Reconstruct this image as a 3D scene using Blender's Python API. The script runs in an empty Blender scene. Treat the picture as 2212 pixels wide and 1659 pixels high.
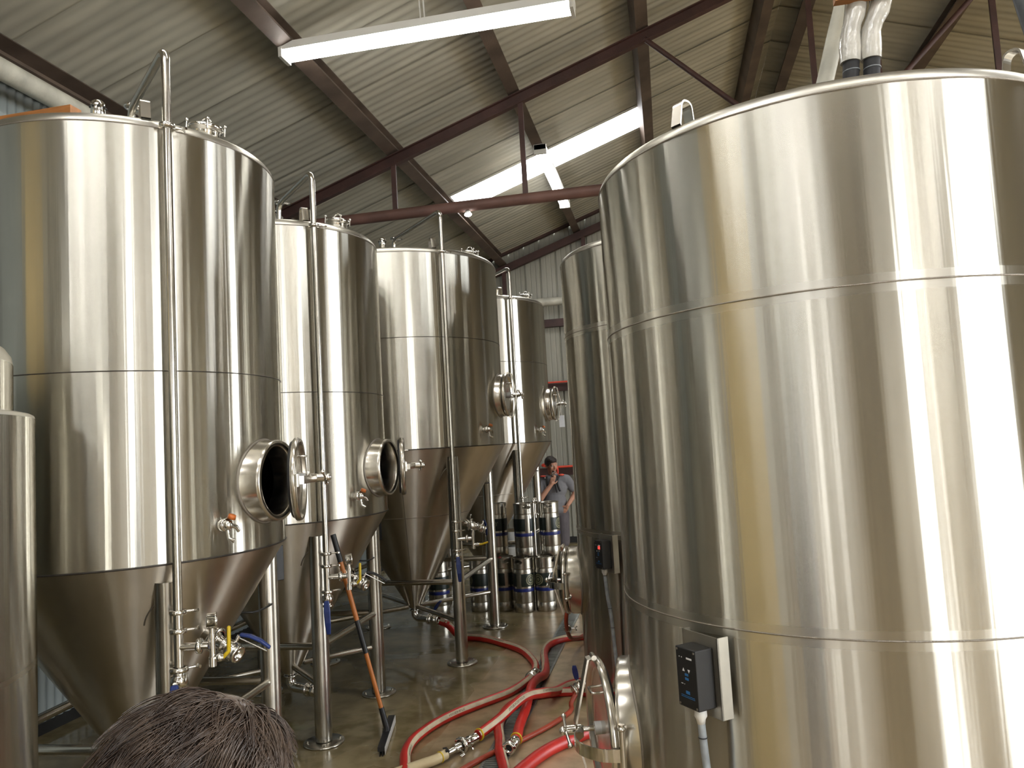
import bpy, bmesh, math, random
from mathutils import Vector, Matrix, Quaternion

random.seed(11)
PI = math.pi
SC = bpy.context.scene
COL = SC.collection

# ------------------------------------------------------------------ camera
# x runs across the shed (to the right), y along it (towards the back wall), z up
F_PX, PITCH, ROLL, YAW, EYE = 1637.0, math.radians(4.39), math.radians(-3.27), math.radians(11.4), 1.893
cam_d = bpy.data.cameras.new('camera')
cam_d.sensor_width = 36.0
cam_d.lens = 36.0 * F_PX / 2212.0
cam_d.clip_start = 0.05
cam = bpy.data.objects.new('camera', cam_d)
COL.objects.link(cam)
fwd = Vector((0, math.cos(PITCH), math.sin(PITCH)))
up0 = Vector((0, -math.sin(PITCH), math.cos(PITCH)))
rt0 = Vector((1, 0, 0))
rt = rt0 * math.cos(ROLL) + up0 * math.sin(ROLL)
up = -rt0 * math.sin(ROLL) + up0 * math.cos(ROLL)
m3 = Matrix((rt, up, -fwd)).transposed()
cam.matrix_world = Matrix.Translation((0, 0, EYE)) @ (Matrix.Rotation(YAW, 3, 'Z') @ m3).to_4x4()
SC.camera = cam

# ------------------------------------------------------------------ light and exposure
SC.view_settings.view_transform = 'Standard'
SC.view_settings.look = 'None'
SC.view_settings.gamma = 1.0
SC.view_settings.exposure = 0.85
SC.view_settings.use_curve_mapping = False
SKY = 8.0            # overcast sky seen through the open roller doors
TUBE = 13.0          # fluorescent tubes
PANE = 5.5          # translucent roof sheets, lit by the sky, and added front-wall strips
cy = SC.cycles
cy.max_bounces = 9
cy.diffuse_bounces = 4
cy.glossy_bounces = 6
cy.transmission_bounces = 4
cy.sample_clamp_indirect = 6.0
cy.caustics_reflective = False
cy.caustics_refractive = False
cy.use_denoising = True
cy.use_adaptive_sampling = True
cy.adaptive_threshold = 0.02

world = bpy.data.worlds.new('overcast_sky')
SC.world = world
world.use_nodes = True
wb = world.node_tree.nodes['Background']
wb.inputs['Color'].default_value = (0.93, 0.97, 1.0, 1)
wb.inputs['Strength'].default_value = SKY


def portal(name, loc, rot, sx, sy):
    l = bpy.data.lights.new(name, 'AREA')
    l.shape = 'RECTANGLE'
    l.size, l.size_y = sx, sy
    l.cycles.is_portal = True
    o = bpy.data.objects.new(name, l)
    o.location, o.rotation_euler = loc, rot
    COL.objects.link(o)


# openings of the shed (roller door in the right wall, door in the front wall)
RDOOR = (-4.6, -0.9, 4.1)     # y0, y1, height
FDOOR = (3.9, 5.0, 3.3)       # x0, x1, height
XL, XR, YF, YB = -4.55, 7.95, -6.0, 14.0
portal('daylight_at_roller_door', (XR - 0.05, (RDOOR[0] + RDOOR[1]) / 2, RDOOR[2] / 2), (0, PI / 2, 0), RDOOR[2], RDOOR[1] - RDOOR[0])
SIDE_DOORS = [(3.9, 6.1, 4.2), (7.4, 9.0, 4.2)]
for i_, (y0_, y1_, h_) in enumerate(SIDE_DOORS):
    portal('daylight_at_side_door_%d' % i_, (XR - 0.05, (y0_ + y1_) / 2, h_ / 2), (0, PI / 2, 0), h_, y1_ - y0_)
portal('daylight_at_front_door', ((FDOOR[0] + FDOOR[1]) / 2, YF + 0.05, FDOOR[2] / 2), (PI / 2, 0, 0), FDOOR[1] - FDOOR[0], FDOOR[2])


# ------------------------------------------------------------------ materials
def nodes_of(m):
    m.use_nodes = True
    return m.node_tree.nodes, m.node_tree.links, m.node_tree.nodes['Principled BSDF']


def mat(name, col, rough=0.5, metal=0.0, noise=None, bump=None, coat=0.0, rough_var=None, col2=None, stretch=None):
    """plain procedural material: noise=(scale, amount), bump=(scale, strength)"""
    m = bpy.data.materials.new(name)
    N, L, b = nodes_of(m)
    b.inputs['Base Color'].default_value = (*col, 1)
    b.inputs['Roughness'].default_value = rough
    b.inputs['Metallic'].default_value = metal
    b.inputs['Coat Weight'].default_value = coat
    if noise or bump or rough_var:
        tc = N.new('ShaderNodeTexCoord')
        mp = N.new('ShaderNodeMapping')
        L.new(tc.outputs['Object'], mp.inputs['Vector'])
        if stretch:
            mp.inputs['Scale'].default_value = stretch
    if noise:
        t = N.new('ShaderNodeTexNoise')
        t.inputs['Scale'].default_value = noise[0]
        t.inputs['Detail'].default_value = 5
        L.new(mp.outputs[0], t.inputs['Vector'])
        r = N.new('ShaderNodeValToRGB')
        r.color_ramp.elements[0].position = 0.35
        r.color_ramp.elements[1].position = 0.68
        c2 = col2 or tuple(c * (1 - noise[1]) for c in col)
        r.color_ramp.elements[0].color = (*c2, 1)
        r.color_ramp.elements[1].color = (*col, 1)
        L.new(t.outputs['Fac'], r.inputs['Fac'])
        L.new(r.outputs['Color'], b.inputs['Base Color'])
    if rough_var:
        t2 = N.new('ShaderNodeTexNoise')
        t2.inputs['Scale'].default_value = rough_var[0]
        t2.inputs['Detail'].default_value = 4
        L.new(mp.outputs[0], t2.inputs['Vector'])
        mr = N.new('ShaderNodeMapRange')
        mr.inputs['From Min'].default_value = 0.35
        mr.inputs['From Max'].default_value = 0.65
        mr.inputs['To Min'].default_value = rough_var[1]
        mr.inputs['To Max'].default_value = rough_var[2]
        L.new(t2.outputs['Fac'], mr.inputs['Value'])
        L.new(mr.outputs[0], b.inputs['Roughness'])
    if bump:
        t3 = N.new('ShaderNodeTexNoise')
        t3.inputs['Scale'].default_value = bump[0]
        t3.inputs['Detail'].default_value = 3
        L.new(mp.outputs[0], t3.inputs['Vector'])
        bp = N.new('ShaderNodeBump')
        bp.inputs['Strength'].default_value = bump[1]
        bp.inputs['Distance'].default_value = 0.01
        L.new(t3.outputs['Fac'], bp.inputs['Height'])
        L.new(bp.outputs[0], b.inputs['Normal'])
    return m


def glow(name, col, strength):
    m = bpy.data.materials.new(name)
    N, L, b = nodes_of(m)
    b.inputs['Base Color'].default_value = (0.8, 0.8, 0.8, 1)
    b.inputs['Emission Color'].default_value = (*col, 1)
    b.inputs['Emission Strength'].default_value = strength
    return m


STEEL = (0.60, 0.578, 0.515)


def brushed(name, seams=(), col=STEEL, rough=0.25, aniso=0.78, band=0.045, wave=0.0035, fine=0.0007):
    """stainless sheet ground round the tank: reflections smear up and down; a
    polished band runs along each weld"""
    m = bpy.data.materials.new(name)
    m.use_nodes = True
    N, L = m.node_tree.nodes, m.node_tree.links
    N.remove(N['Principled BSDF'])
    b = N.new('ShaderNodeBsdfAnisotropic')
    b.distribution = 'MULTI_GGX'
    L.new(b.outputs[0], N['Material Output'].inputs['Surface'])
    b.inputs['Anisotropy'].default_value = aniso
    tg = N.new('ShaderNodeTangent')
    tg.direction_type = 'RADIAL'
    tg.axis = 'Z'
    L.new(tg.outputs[0], b.inputs['Tangent'])
    tc = N.new('ShaderNodeTexCoord')
    # faint mottling of the sheet
    mp0 = N.new('ShaderNodeMapping')
    mp0.inputs['Scale'].default_value = (5, 5, 1.2)
    L.new(tc.outputs['Object'], mp0.inputs['Vector'])
    t0 = N.new('ShaderNodeTexNoise')
    t0.inputs['Scale'].default_value = 1.6
    t0.inputs['Detail'].default_value = 6
    L.new(mp0.outputs[0], t0.inputs['Vector'])
    rp = N.new('ShaderNodeValToRGB')
    rp.color_ramp.elements[0].position = 0.3
    rp.color_ramp.elements[1].position = 0.7
    rp.color_ramp.elements[0].color = (*[c * 0.88 for c in col], 1)
    rp.color_ramp.elements[1].color = (*col, 1)
    L.new(t0.outputs['Fac'], rp.inputs['Fac'])
    L.new(rp.outputs['Color'], b.inputs['Color'])
    # slight buckling of the sheet, long in z
    mp = N.new('ShaderNodeMapping')
    mp.inputs['Scale'].default_value = (2.2, 2.2, 0.12)
    L.new(tc.outputs['Object'], mp.inputs['Vector'])
    t = N.new('ShaderNodeTexNoise')
    t.inputs['Scale'].default_value = 2.2
    t.inputs['Detail'].default_value = 1.5
    L.new(mp.outputs[0], t.inputs['Vector'])
    bp = N.new('ShaderNodeBump')
    bp.inputs['Strength'].default_value = 1.0
    bp.inputs['Distance'].default_value = wave
    L.new(t.outputs['Fac'], bp.inputs['Height'])
    # fine lines left by rolling and grinding, running the height of each sheet
    mp2 = N.new('ShaderNodeMapping')
    mp2.inputs['Scale'].default_value = (14, 14, 0.05)
    L.new(tc.outputs['Object'], mp2.inputs['Vector'])
    t4 = N.new('ShaderNodeTexNoise')
    t4.inputs['Scale'].default_value = 2.0
    t4.inputs['Detail'].default_value = 2.0
    L.new(mp2.outputs[0], t4.inputs['Vector'])
    bp2 = N.new('ShaderNodeBump')
    bp2.inputs['Strength'].default_value = 1.0
    bp2.inputs['Distance'].default_value = fine
    L.new(t4.outputs['Fac'], bp2.inputs['Height'])
    L.new(bp.outputs[0], bp2.inputs['Normal'])
    L.new(bp2.outputs[0], b.inputs['Normal'])
    b.inputs['Roughness'].default_value = rough
    if seams:
        sx = N.new('ShaderNodeSeparateXYZ')
        L.new(tc.outputs['Object'], sx.inputs[0])
        acc = None
        for z in seams:
            d = N.new('ShaderNodeMath')
            d.operation = 'SUBTRACT'
            L.new(sx.outputs['Z'], d.inputs[0])
            d.inputs[1].default_value = z
            a = N.new('ShaderNodeMath')
            a.operation = 'ABSOLUTE'
            L.new(d.outputs[0], a.inputs[0])
            lt = N.new('ShaderNodeMapRange')
            lt.inputs['From Min'].default_value = band * 0.85
            lt.inputs['From Max'].default_value = band
            lt.inputs['To Min'].default_value = 1
            lt.inputs['To Max'].default_value = 0
            L.new(a.outputs[0], lt.inputs['Value'])
            if acc is None:
                acc = lt
            else:
                mx = N.new('ShaderNodeMath')
                mx.operation = 'MAXIMUM'
                L.new(acc.outputs[0], mx.inputs[0])
                L.new(lt.outputs[0], mx.inputs[1])
                acc = mx
        ma = N.new('ShaderNodeMapRange')
        ma.inputs['To Min'].default_value = aniso
        ma.inputs['To Max'].default_value = 0.66
        L.new(acc.outputs[0], ma.inputs['Value'])
        L.new(ma.outputs[0], b.inputs['Anisotropy'])
        ra = N.new('ShaderNodeMapRange')
        ra.inputs['To Min'].default_value = rough
        ra.inputs['To Max'].default_value = 0.28
        L.new(acc.outputs[0], ra.inputs['Value'])
        L.new(ra.outputs[0], b.inputs['Roughness'])
    return m


M = {}
M['dome'] = brushed('brushed_dome_steel', rough=0.36, aniso=0.2, wave=0.001, fine=0.0)
M['cone'] = brushed('brushed_cone_steel', rough=0.30, aniso=0.7, wave=0.002, fine=0.0005, col=(0.66, 0.61, 0.53))
M['tube'] = mat('polished_tube_steel', (0.60, 0.57, 0.51), 0.2, 1.0, noise=(14, 0.12))
M['leg'] = mat('satin_leg_steel', (0.56, 0.53, 0.47), 0.26, 1.0, noise=(9, 0.2))
M['chrome'] = mat('polished_fitting_steel', (0.72, 0.70, 0.66), 0.1, 1.0, noise=(30, 0.08))
M['weld'] = mat('weld_bead_steel', (0.30, 0.27, 0.23), 0.5, 1.0, bump=(300, 0.4))
M['groove'] = mat('dark_weld_groove', (0.07, 0.06, 0.05), 0.5, 0.6, noise=(40, 0.3))
M['neck'] = mat('manway_neck_steel', (0.66, 0.62, 0.55), 0.22, 1.0, noise=(7, 0.1))
M['keg'] = mat('keg_steel', (0.50, 0.47, 0.41), 0.27, 1.0, noise=(12, 0.2))
M['gasket'] = mat('black_rubber_gasket', (0.012, 0.011, 0.011), 0.5, noise=(20, 0.2))
M['blue'] = mat('blue_valve_sleeve', (0.012, 0.035, 0.19), 0.38, noise=(18, 0.25))
M['yellow'] = mat('yellow_handle_plastic', (0.75, 0.52, 0.02), 0.4, noise=(18, 0.15))
M['orange'] = mat('orange_cap_plastic', (0.60, 0.16, 0.03), 0.4, noise=(18, 0.2))
M['black'] = mat('black_plastic', (0.012, 0.012, 0.013), 0.42, noise=(25, 0.2), bump=(400, 0.05))
M['boxplate'] = mat('folded_steel_plate', (0.46, 0.44, 0.39), 0.42, 1.0, noise=(8, 0.15))
M['conduit'] = mat('grey_conduit', (0.33, 0.36, 0.38), 0.5, noise=(25, 0.35))
M['whiteplastic'] = mat('white_plastic', (0.75, 0.74, 0.70), 0.45, noise=(20, 0.08))
M['white'] = mat('white_enamel', (0.80, 0.80, 0.77), 0.4, noise=(6, 0.06))
M['paint_white'] = mat('white_print', (0.85, 0.86, 0.88), 0.5, noise=(40, 0.05))
M['paint_blue'] = mat('blue_print', (0.03, 0.16, 0.40), 0.5, noise=(40, 0.1))
M['digit'] = glow('red_display_digits', (1.0, 0.03, 0.02), 2.2)
M['tube_light'] = glow('fluorescent_tube', (1.0, 0.98, 0.94), TUBE)
M['bulb'] = glow('small_lamp_bulb', (1.0, 0.97, 0.9), 14)
M['glow_panel'] = glow('added_glow_panel', (0.95, 0.97, 1.0), 0.7)  # glow of the unseen panels added on the front wall
M['pane'] = glow('translucent_sheet_and_strip', (0.97, 0.98, 1.0), PANE)
M['oxide'] = mat('red_oxide_steel', (0.070, 0.030, 0.024), 0.55, noise=(3.5, 0.45), bump=(60, 0.15))
M['oxide_pale'] = mat('dusty_red_oxide_steel', (0.17, 0.085, 0.065), 0.6, noise=(3, 0.4), bump=(60, 0.1))
M['purlin'] = mat('dusty_brown_purlin', (0.135, 0.095, 0.070), 0.6, noise=(2.5, 0.55), bump=(50, 0.1))
M['roof'] = mat('corrugated_roof_sheet', (0.50, 0.48, 0.395), 0.6, 0.0, noise=(1.6, 0.28), stretch=(0.5, 2.2, 1))
M['wall'] = mat('ribbed_wall_sheet', (0.36, 0.35, 0.29), 0.5, 0.0, noise=(1.3, 0.25), stretch=(2, 2, 0.4))
M['wall_blue'] = mat('blue_grey_wall_sheet', (0.36, 0.40, 0.39), 0.5, 0.0, noise=(1.5, 0.25), stretch=(1, 2, 0.4))
M['wall_white'] = mat('white_painted_wall', (0.50, 0.49, 0.44), 0.6, noise=(1.2, 0.12))
M['tan_board'] = mat('tan_timber_boards', (0.75, 0.58, 0.28), 0.55, noise=(1.0, 0.25), stretch=(8, 8, 0.5))
M['timber'] = mat('orange_pine_timber', (0.50, 0.20, 0.055), 0.5, noise=(3, 0.35), stretch=(2, 12, 12))
M['pipewrap'] = mat('dusty_white_pipe_wrap', (0.62, 0.60, 0.50), 0.5, noise=(5, 0.35), bump=(25, 0.3))
M['plasticwrap'] = mat('clear_plastic_film_over_foam', (0.62, 0.60, 0.54), 0.18, noise=(9, 0.3), bump=(18, 0.9), coat=0.5)
M['foam'] = mat('black_foam_insulation', (0.02, 0.02, 0.022), 0.7, noise=(20, 0.2))
M['red'] = mat('red_hose_rubber', (0.62, 0.028, 0.020), 0.38, noise=(8, 0.25))
M['redorange'] = mat('orange_hose_rubber', (0.42, 0.06, 0.025), 0.45, noise=(8, 0.25))
M['cream'] = mat('cream_hose_stripe', (0.66, 0.54, 0.37), 0.5, noise=(14, 0.25))
M['creamhose'] = mat('cream_hose_rubber', (0.62, 0.50, 0.29), 0.45, noise=(8, 0.2))
M['ink'] = mat('black_stripe_print', (0.02, 0.016, 0.014), 0.6, noise=(60, 0.3))
M['gripo'] = mat('orange_handle_paint', (0.55, 0.18, 0.035), 0.4, noise=(6, 0.15))
M['labelgreen'] = mat('dark_green_keg_wrap', (0.008, 0.016, 0.011), 0.4, noise=(10, 0.4))
M['labelblue'] = mat('blue_keg_band', (0.012, 0.022, 0.16), 0.35, noise=(14, 0.2))
M['emblem'] = mat('cream_emblem_print', (0.30, 0.29, 0.17), 0.5, noise=(30, 0.4))
M['emblem_dark'] = mat('green_emblem_print', (0.05, 0.07, 0.035), 0.5, noise=(30, 0.3))
M['grate'] = mat('drain_grate_steel', (0.30, 0.32, 0.30), 0.4, 0.6, noise=(9, 0.4))
M['dark'] = mat('dark_board_and_shade', (0.015, 0.014, 0.012), 0.7, noise=(9, 0.2))  # also stands in for shade in the drain, vents and hose bore
M['skin'] = mat('skin', (0.50, 0.25, 0.16), 0.48, noise=(14, 0.12), bump=(90, 0.08))
M['lip'] = mat('lip_skin', (0.40, 0.14, 0.11), 0.4, noise=(20, 0.1))
M['eye'] = mat('eye_white', (0.75, 0.73, 0.70), 0.2, noise=(20, 0.03))
M['iris'] = mat('dark_iris', (0.03, 0.02, 0.015), 0.15, noise=(20, 0.1))
M['hairb'] = mat('dark_brown_hair', (0.105, 0.072, 0.052), 0.24, noise=(25, 0.45), col2=(0.040, 0.025, 0.018))
M['hairs'] = mat('short_dark_hair', (0.028, 0.018, 0.013), 0.5, noise=(60, 0.4), bump=(120, 0.6))
M['shirt'] = mat('grey_polo_cloth', (0.20, 0.195, 0.205), 0.85, noise=(7, 0.2), bump=(10, 0.5))
M['shorts'] = mat('dark_grey_shorts_cloth', (0.105, 0.090, 0.095), 0.85, noise=(7, 0.25), bump=(9, 0.7))
M['navy'] = mat('navy_shirt_cloth', (0.03, 0.04, 0.075), 0.85, noise=(7, 0.25), bump=(12, 0.4))
M['jeans'] = mat('dark_denim', (0.03, 0.04, 0.07), 0.85, noise=(9, 0.3), bump=(30, 0.3))
M['boot'] = mat('black_rubber_boot', (0.012, 0.014, 0.022), 0.35, noise=(8, 0.2))
M['sock'] = mat('pale_sock', (0.55, 0.55, 0.5), 0.9, noise=(20, 0.15))
M['hivis'] = mat('red_orange_trim', (0.80, 0.09, 0.05), 0.5, noise=(20, 0.1))
M['glass'] = mat('tasting_glass', (0.85, 0.85, 0.82), 0.05, noise=(9, 0.02))
M['glass'].node_tree.nodes['Principled BSDF'].inputs['Transmission Weight'].default_value = 1.0


def floor_material():
    m = bpy.data.materials.new('wet_concrete_floor')
    N, L, b = nodes_of(m)
    tc = N.new('ShaderNodeTexCoord')
    sx = N.new('ShaderNodeSeparateXYZ')
    L.new(tc.outputs['Object'], sx.inputs[0])

    def noise(scale, detail=5, dist=0.0):
        t = N.new('ShaderNodeTexNoise')
        t.inputs['Scale'].default_value = scale
        t.inputs['Detail'].default_value = detail
        t.inputs['Distortion'].default_value = dist
        L.new(tc.outputs['Object'], t.inputs['Vector'])
        return t

    def rng(src, a, c, lo, hi):
        r = N.new('ShaderNodeMapRange')
        r.inputs['From Min'].default_value = a
        r.inputs['From Max'].default_value = c
        r.inputs['To Min'].default_value = lo
        r.inputs['To Max'].default_value = hi
        L.new(src, r.inputs['Value'])
        return r.outputs[0]
    big = noise(0.9, 6, 0.6)
    fine = noise(7, 8)
    # the wet side, left of a straight edge beside the drain
    wet = rng(sx.outputs['X'], -1.66, -1.60, 1.0, 0.0)
    base = N.new('ShaderNodeMix')
    base.data_type = 'RGBA'
    base.inputs['A'].default_value = (0.50, 0.375, 0.225, 1)
    base.inputs['B'].default_value = (0.37, 0.295, 0.16, 1)
    L.new(wet, base.inputs['Factor'])
    st = N.new('ShaderNodeMix')
    st.data_type = 'RGBA'
    L.new(base.outputs['Result'], st.inputs['A'])
    st.inputs['B'].default_value = (0.30, 0.27, 0.10, 1)      # yeast-yellow residue
    L.new(rng(noise(1.7, 3, 1.0).outputs['Fac'], 0.55, 0.68, 0.0, 0.6), st.inputs['Factor'])
    dk = N.new('ShaderNodeMix')
    dk.data_type = 'RGBA'
    dk.blend_type = 'MULTIPLY'
    L.new(st.outputs['Result'], dk.inputs['A'])
    dk.inputs['B'].default_value = (0.55, 0.52, 0.45, 1)
    L.new(rng(big.outputs['Fac'], 0.52, 0.36, 0.0, 0.9), dk.inputs['Factor'])
    sp = N.new('ShaderNodeMix')
    sp.data_type = 'RGBA'
    sp.blend_type = 'MULTIPLY'
    L.new(dk.outputs['Result'], sp.inputs['A'])
    sp.inputs['B'].default_value = (0.7, 0.68, 0.62, 1)
    L.new(rng(fine.outputs['Fac'], 0.4, 0.62, 0.0, 1.0), sp.inputs['Factor'])
    L.new(sp.outputs['Result'], b.inputs['Base Color'])
    # puddles are smooth, the rest is sealed but scuffed
    pud = rng(noise(1.25, 4, 0.8).outputs['Fac'], 0.46, 0.52, 0.0, 1.0)
    mul = N.new('ShaderNodeMath')
    mul.operation = 'MULTIPLY'
    L.new(pud, mul.inputs[0])
    L.new(wet, mul.inputs[1])
    ro = N.new('ShaderNodeMapRange')
    ro.inputs['To Min'].default_value = 0.30
    ro.inputs['To Max'].default_value = 0.06
    L.new(mul.outputs[0], ro.inputs['Value'])
    L.new(ro.outputs[0], b.inputs['Roughness'])
    bp = N.new('ShaderNodeBump')
    bp.inputs['Strength'].default_value = 0.25
    bp.inputs['Distance'].default_value = 0.004
    L.new(fine.outputs['Fac'], bp.inputs['Height'])
    L.new(bp.outputs[0], b.inputs['Normal'])
    return m


M['floor'] = floor_material()


# ------------------------------------------------------------------ mesh helpers
class MB:
    """collects shapes and links them as ONE mesh object"""
    def __init__(self):
        self.v, self.f, self.s, self.m = [], [], [], []

    def add(self, vs, fs, smooth=False, mi=0):
        o = len(self.v)
        self.v += [tuple(p) for p in vs]
        self.f += [tuple(i + o for i in f) for f in fs]
        self.s += [smooth] * len(fs)
        self.m += [mi] * len(fs)
        return self

    def box(self, a, b, X=None, mi=0):
        (x0, y0, z0), (x1, y1, z1) = a, b
        vs = [Vector(p) for p in ((x0, y0, z0), (x1, y0, z0), (x1, y1, z0), (x0, y1, z0), (x0, y0, z1), (x1, y0, z1), (x1, y1, z1), (x0, y1, z1))]
        if X is not None:
            vs = [X @ p for p in vs]
        return self.add(vs, [(0, 3, 2, 1), (4, 5, 6, 7), (0, 1, 5, 4), (1, 2, 6, 5), (2, 3, 7, 6), (3, 0, 4, 7)], False, mi)

    def prism(self, poly, d0, d1, X, mi=0):
        """polygon in the local xy plane, extruded along local z from d0 to d1"""
        n = len(poly)
        vs = [X @ Vector((x, y, d0)) for x, y in poly] + [X @ Vector((x, y, d1)) for x, y in poly]
        fs = [tuple(range(n - 1, -1, -1)), tuple(range(n, 2 * n))]
        fs += [(i, (i + 1) % n, n + (i + 1) % n, n + i) for i in range(n)]
        return self.add(vs, fs, False, mi)

    def tube(self, path, r, n=14, caps=True, mi=0, round_ends=False):
        P = [Vector(p) for p in path]
        R = list(r) if isinstance(r, (list, tuple)) else [r] * len(P)
        if round_ends:
            t0 = (P[0] - P[1]).normalized()
            t1 = (P[-1] - P[-2]).normalized()
            a0, a1 = P[0].copy(), P[-1].copy()
            r0, r1 = R[0], R[-1]
            pre = [(a0 + t0 * r0 * math.sin(k), r0 * math.cos(k)) for k in (1.45, 1.1, 0.7, 0.35)]
            post = [(a1 + t1 * r1 * math.sin(k), r1 * math.cos(k)) for k in (0.35, 0.7, 1.1, 1.45)]
            P = [p for p, _ in pre] + P + [p for p, _ in post]
            R = [q for _, q in pre] + R + [q for _, q in post]
        k = len(P)
        T = []
        for i in range(k):
            d = P[min(i + 1, k - 1)] - P[max(i - 1, 0)]
            T.append(d.normalized() if d.length > 1e-9 else Vector((0, 0, 1)))
        a = Vector((0, 0, 1)) if abs(T[0].z) < 0.9 else Vector((1, 0, 0))
        u = T[0].cross(a).normalized()
        vs = []
        for i in range(k):
            if i:
                u = (u - T[i] * u.dot(T[i]))
                u = u.normalized() if u.length > 1e-6 else T[i].orthogonal().normalized()
            w = T[i].cross(u)
            for j in range(n):
                g = 2 * PI * j / n
                vs.append(P[i] + (u * math.cos(g) + w * math.sin(g)) * R[i])
        fs = []
        for i in range(k - 1):
            for j in range(n):
                fs.append((i * n + j, i * n + (j + 1) % n, (i + 1) * n + (j + 1) % n, (i + 1) * n + j))
        self.add(vs, fs, True, mi)
        if caps:
            self.add(vs[:n], [tuple(range(n - 1, -1, -1))], False, mi)
            self.add(vs[-n:], [tuple(range(n))], False, mi)
        return self

    def cyl(self, p0, p1, r0, r1=None, n=20, mi=0):
        return self.tube([p0, p1], [r0, r0 if r1 is None else r1], n, True, mi)

    def lathe(self, prof, X=None, n=48, mi=0, a0=0.0, a1=2 * PI, smooth=True):
        full = abs(a1 - a0 - 2 * PI) < 1e-6
        cols = n if full else n + 1
        vs = []
        for r, z in prof:
            for j in range(cols):
                g = a0 + (a1 - a0) * j / n
                p = Vector((r * math.cos(g), r * math.sin(g), z))
                vs.append(X @ p if X is not None else p)
        fs = []
        for i in range(len(prof) - 1):
            for j in range(n):
                q = (j + 1) % cols
                fs.append((i * cols + j, i * cols + q, (i + 1) * cols + q, (i + 1) * cols + j))
        return self.add(vs, fs, smooth, mi)

    def torus(self, R, r, X=None, n=48, k=10, mi=0):
        vs, fs = [], []
        for i in range(n):
            g = 2 * PI * i / n
            for j in range(k):
                h = 2 * PI * j / k
                p = Vector(((R + r * math.cos(h)) * math.cos(g), (R + r * math.cos(h)) * math.sin(g), r * math.sin(h)))
                vs.append(X @ p if X is not None else p)
        for i in range(n):
            for j in range(k):
                fs.append((i * k + j, ((i + 1) % n) * k + j, ((i + 1) % n) * k + (j + 1) % k, i * k + (j + 1) % k))
        return self.add(vs, fs, True, mi)

    def ball(self, c, r, n=16, mi=0, X=None):
        rx, ry, rz = r if isinstance(r, (tuple, list)) else (r, r, r)
        k = n // 2
        vs, fs = [], []
        for i in range(k + 1):
            t = PI * i / k
            for j in range(n):
                g = 2 * PI * j / n
                p = Vector((rx * math.sin(t) * math.cos(g), ry * math.sin(t) * math.sin(g), rz * math.cos(t)))
                p = (X @ p if X is not None else p) + Vector(c)
                vs.append(p)
        for i in range(k):
            for j in range(n):
                fs.append((i * n + j, (i + 1) * n + j, (i + 1) * n + (j + 1) % n, i * n + (j + 1) % n))
        return self.add(vs, fs, True, mi)

    def mesh(self, name, mats):
        me = bpy.data.meshes.new(name)
        me.from_pydata(self.v, [], self.f)
        me.polygons.foreach_set('use_smooth', self.s)
        me.polygons.foreach_set('material_index', self.m)
        for m in (mats if isinstance(mats, (list, tuple)) else [mats]):
            me.materials.append(m)
        bm = bmesh.new()
        bm.from_mesh(me)
        bmesh.ops.remove_doubles(bm, verts=[v for v in bm.verts if len(v.link_faces) > 5], dist=1e-6)
        bmesh.ops.dissolve_degenerate(bm, dist=1e-7, edges=bm.edges)
        bmesh.ops.recalc_face_normals(bm, faces=bm.faces)
        bm.to_mesh(me)
        bm.free()
        me.update()
        return me

    def build(self, name, mats, parent=None, loc=(0, 0, 0)):
        o = bpy.data.objects.new(name, self.mesh(name, mats))
        COL.objects.link(o)
        o.location = loc
        if parent is not None:
            o.parent = parent
        return o


def tag(o, label, cat, group=None, kind=None):
    o['label'] = label
    o['category'] = cat
    if group:
        o['group'] = group
    if kind:
        o['kind'] = kind
    return o


def thing(name, label, cat, loc=(0, 0, 0), rz=0.0, group=None):
    o = bpy.data.objects.new(name, None)
    o.empty_display_size = 0.1
    COL.objects.link(o)
    o.location = loc
    o.rotation_euler = (0, 0, rz)
    return tag(o, label, cat, group)


def structure(o):
    o['kind'] = 'structure'
    return o


def copy_tree(src, parent=None):
    c = src.copy()
    COL.objects.link(c)
    if parent is not None:
        c.parent = parent
    for ch in [x for x in COL.objects if x.parent == src]:
        copy_tree(ch, c)
    return c


def axis_to(d, origin=(0, 0, 0)):
    """matrix whose local z points along d"""
    d = Vector(d).normalized()
    q = Vector((0, 0, 1)).rotation_difference(d)
    return Matrix.Translation(origin) @ q.to_matrix().to_4x4()


def frame(x, y, z, o):
    return Matrix.Translation(o) @ Matrix((Vector(x), Vector(y), Vector(z))).transposed().to_4x4()


def rounded(pts, rad, seg=8):
    """polyline with its corners rounded off"""
    P = [Vector(p) for p in pts]
    out = [P[0]]
    for i in range(1, len(P) - 1):
        a, b, c = P[i - 1], P[i], P[i + 1]
        u, v = (a - b).normalized(), (c - b).normalized()
        ang = u.angle(v)
        if ang > PI - 0.02:
            out.append(b)
            continue
        d = min(rad / math.tan(ang / 2), (a - b).length * 0.49, (c - b).length * 0.49)
        p, q = b + u * d, b + v * d
        for k in range(seg + 1):
            t = k / seg
            out.append((1 - t) ** 2 * p + 2 * t * (1 - t) * b + t * t * q)
    out.append(P[-1])
    return out


def smooth_path(pts, step=0.03):
    """Catmull-Rom through the points"""
    P = [Vector(p) for p in pts]
    P = [P[0] * 2 - P[1]] + P + [P[-1] * 2 - P[-2]]
    out = []
    for i in range(1, len(P) - 2):
        p0, p1, p2, p3 = P[i - 1:i + 3]
        n = max(2, int((p2 - p1).length / step))
        for k in range(n):
            t = k / n
            out.append(0.5 * ((2 * p1) + (p2 - p0) * t + (2 * p0 - 5 * p1 + 4 * p2 - p3) * t * t + (3 * p1 - p0 - 3 * p2 + p3) * t ** 3))
    out.append(P[-2])
    return out


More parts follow.
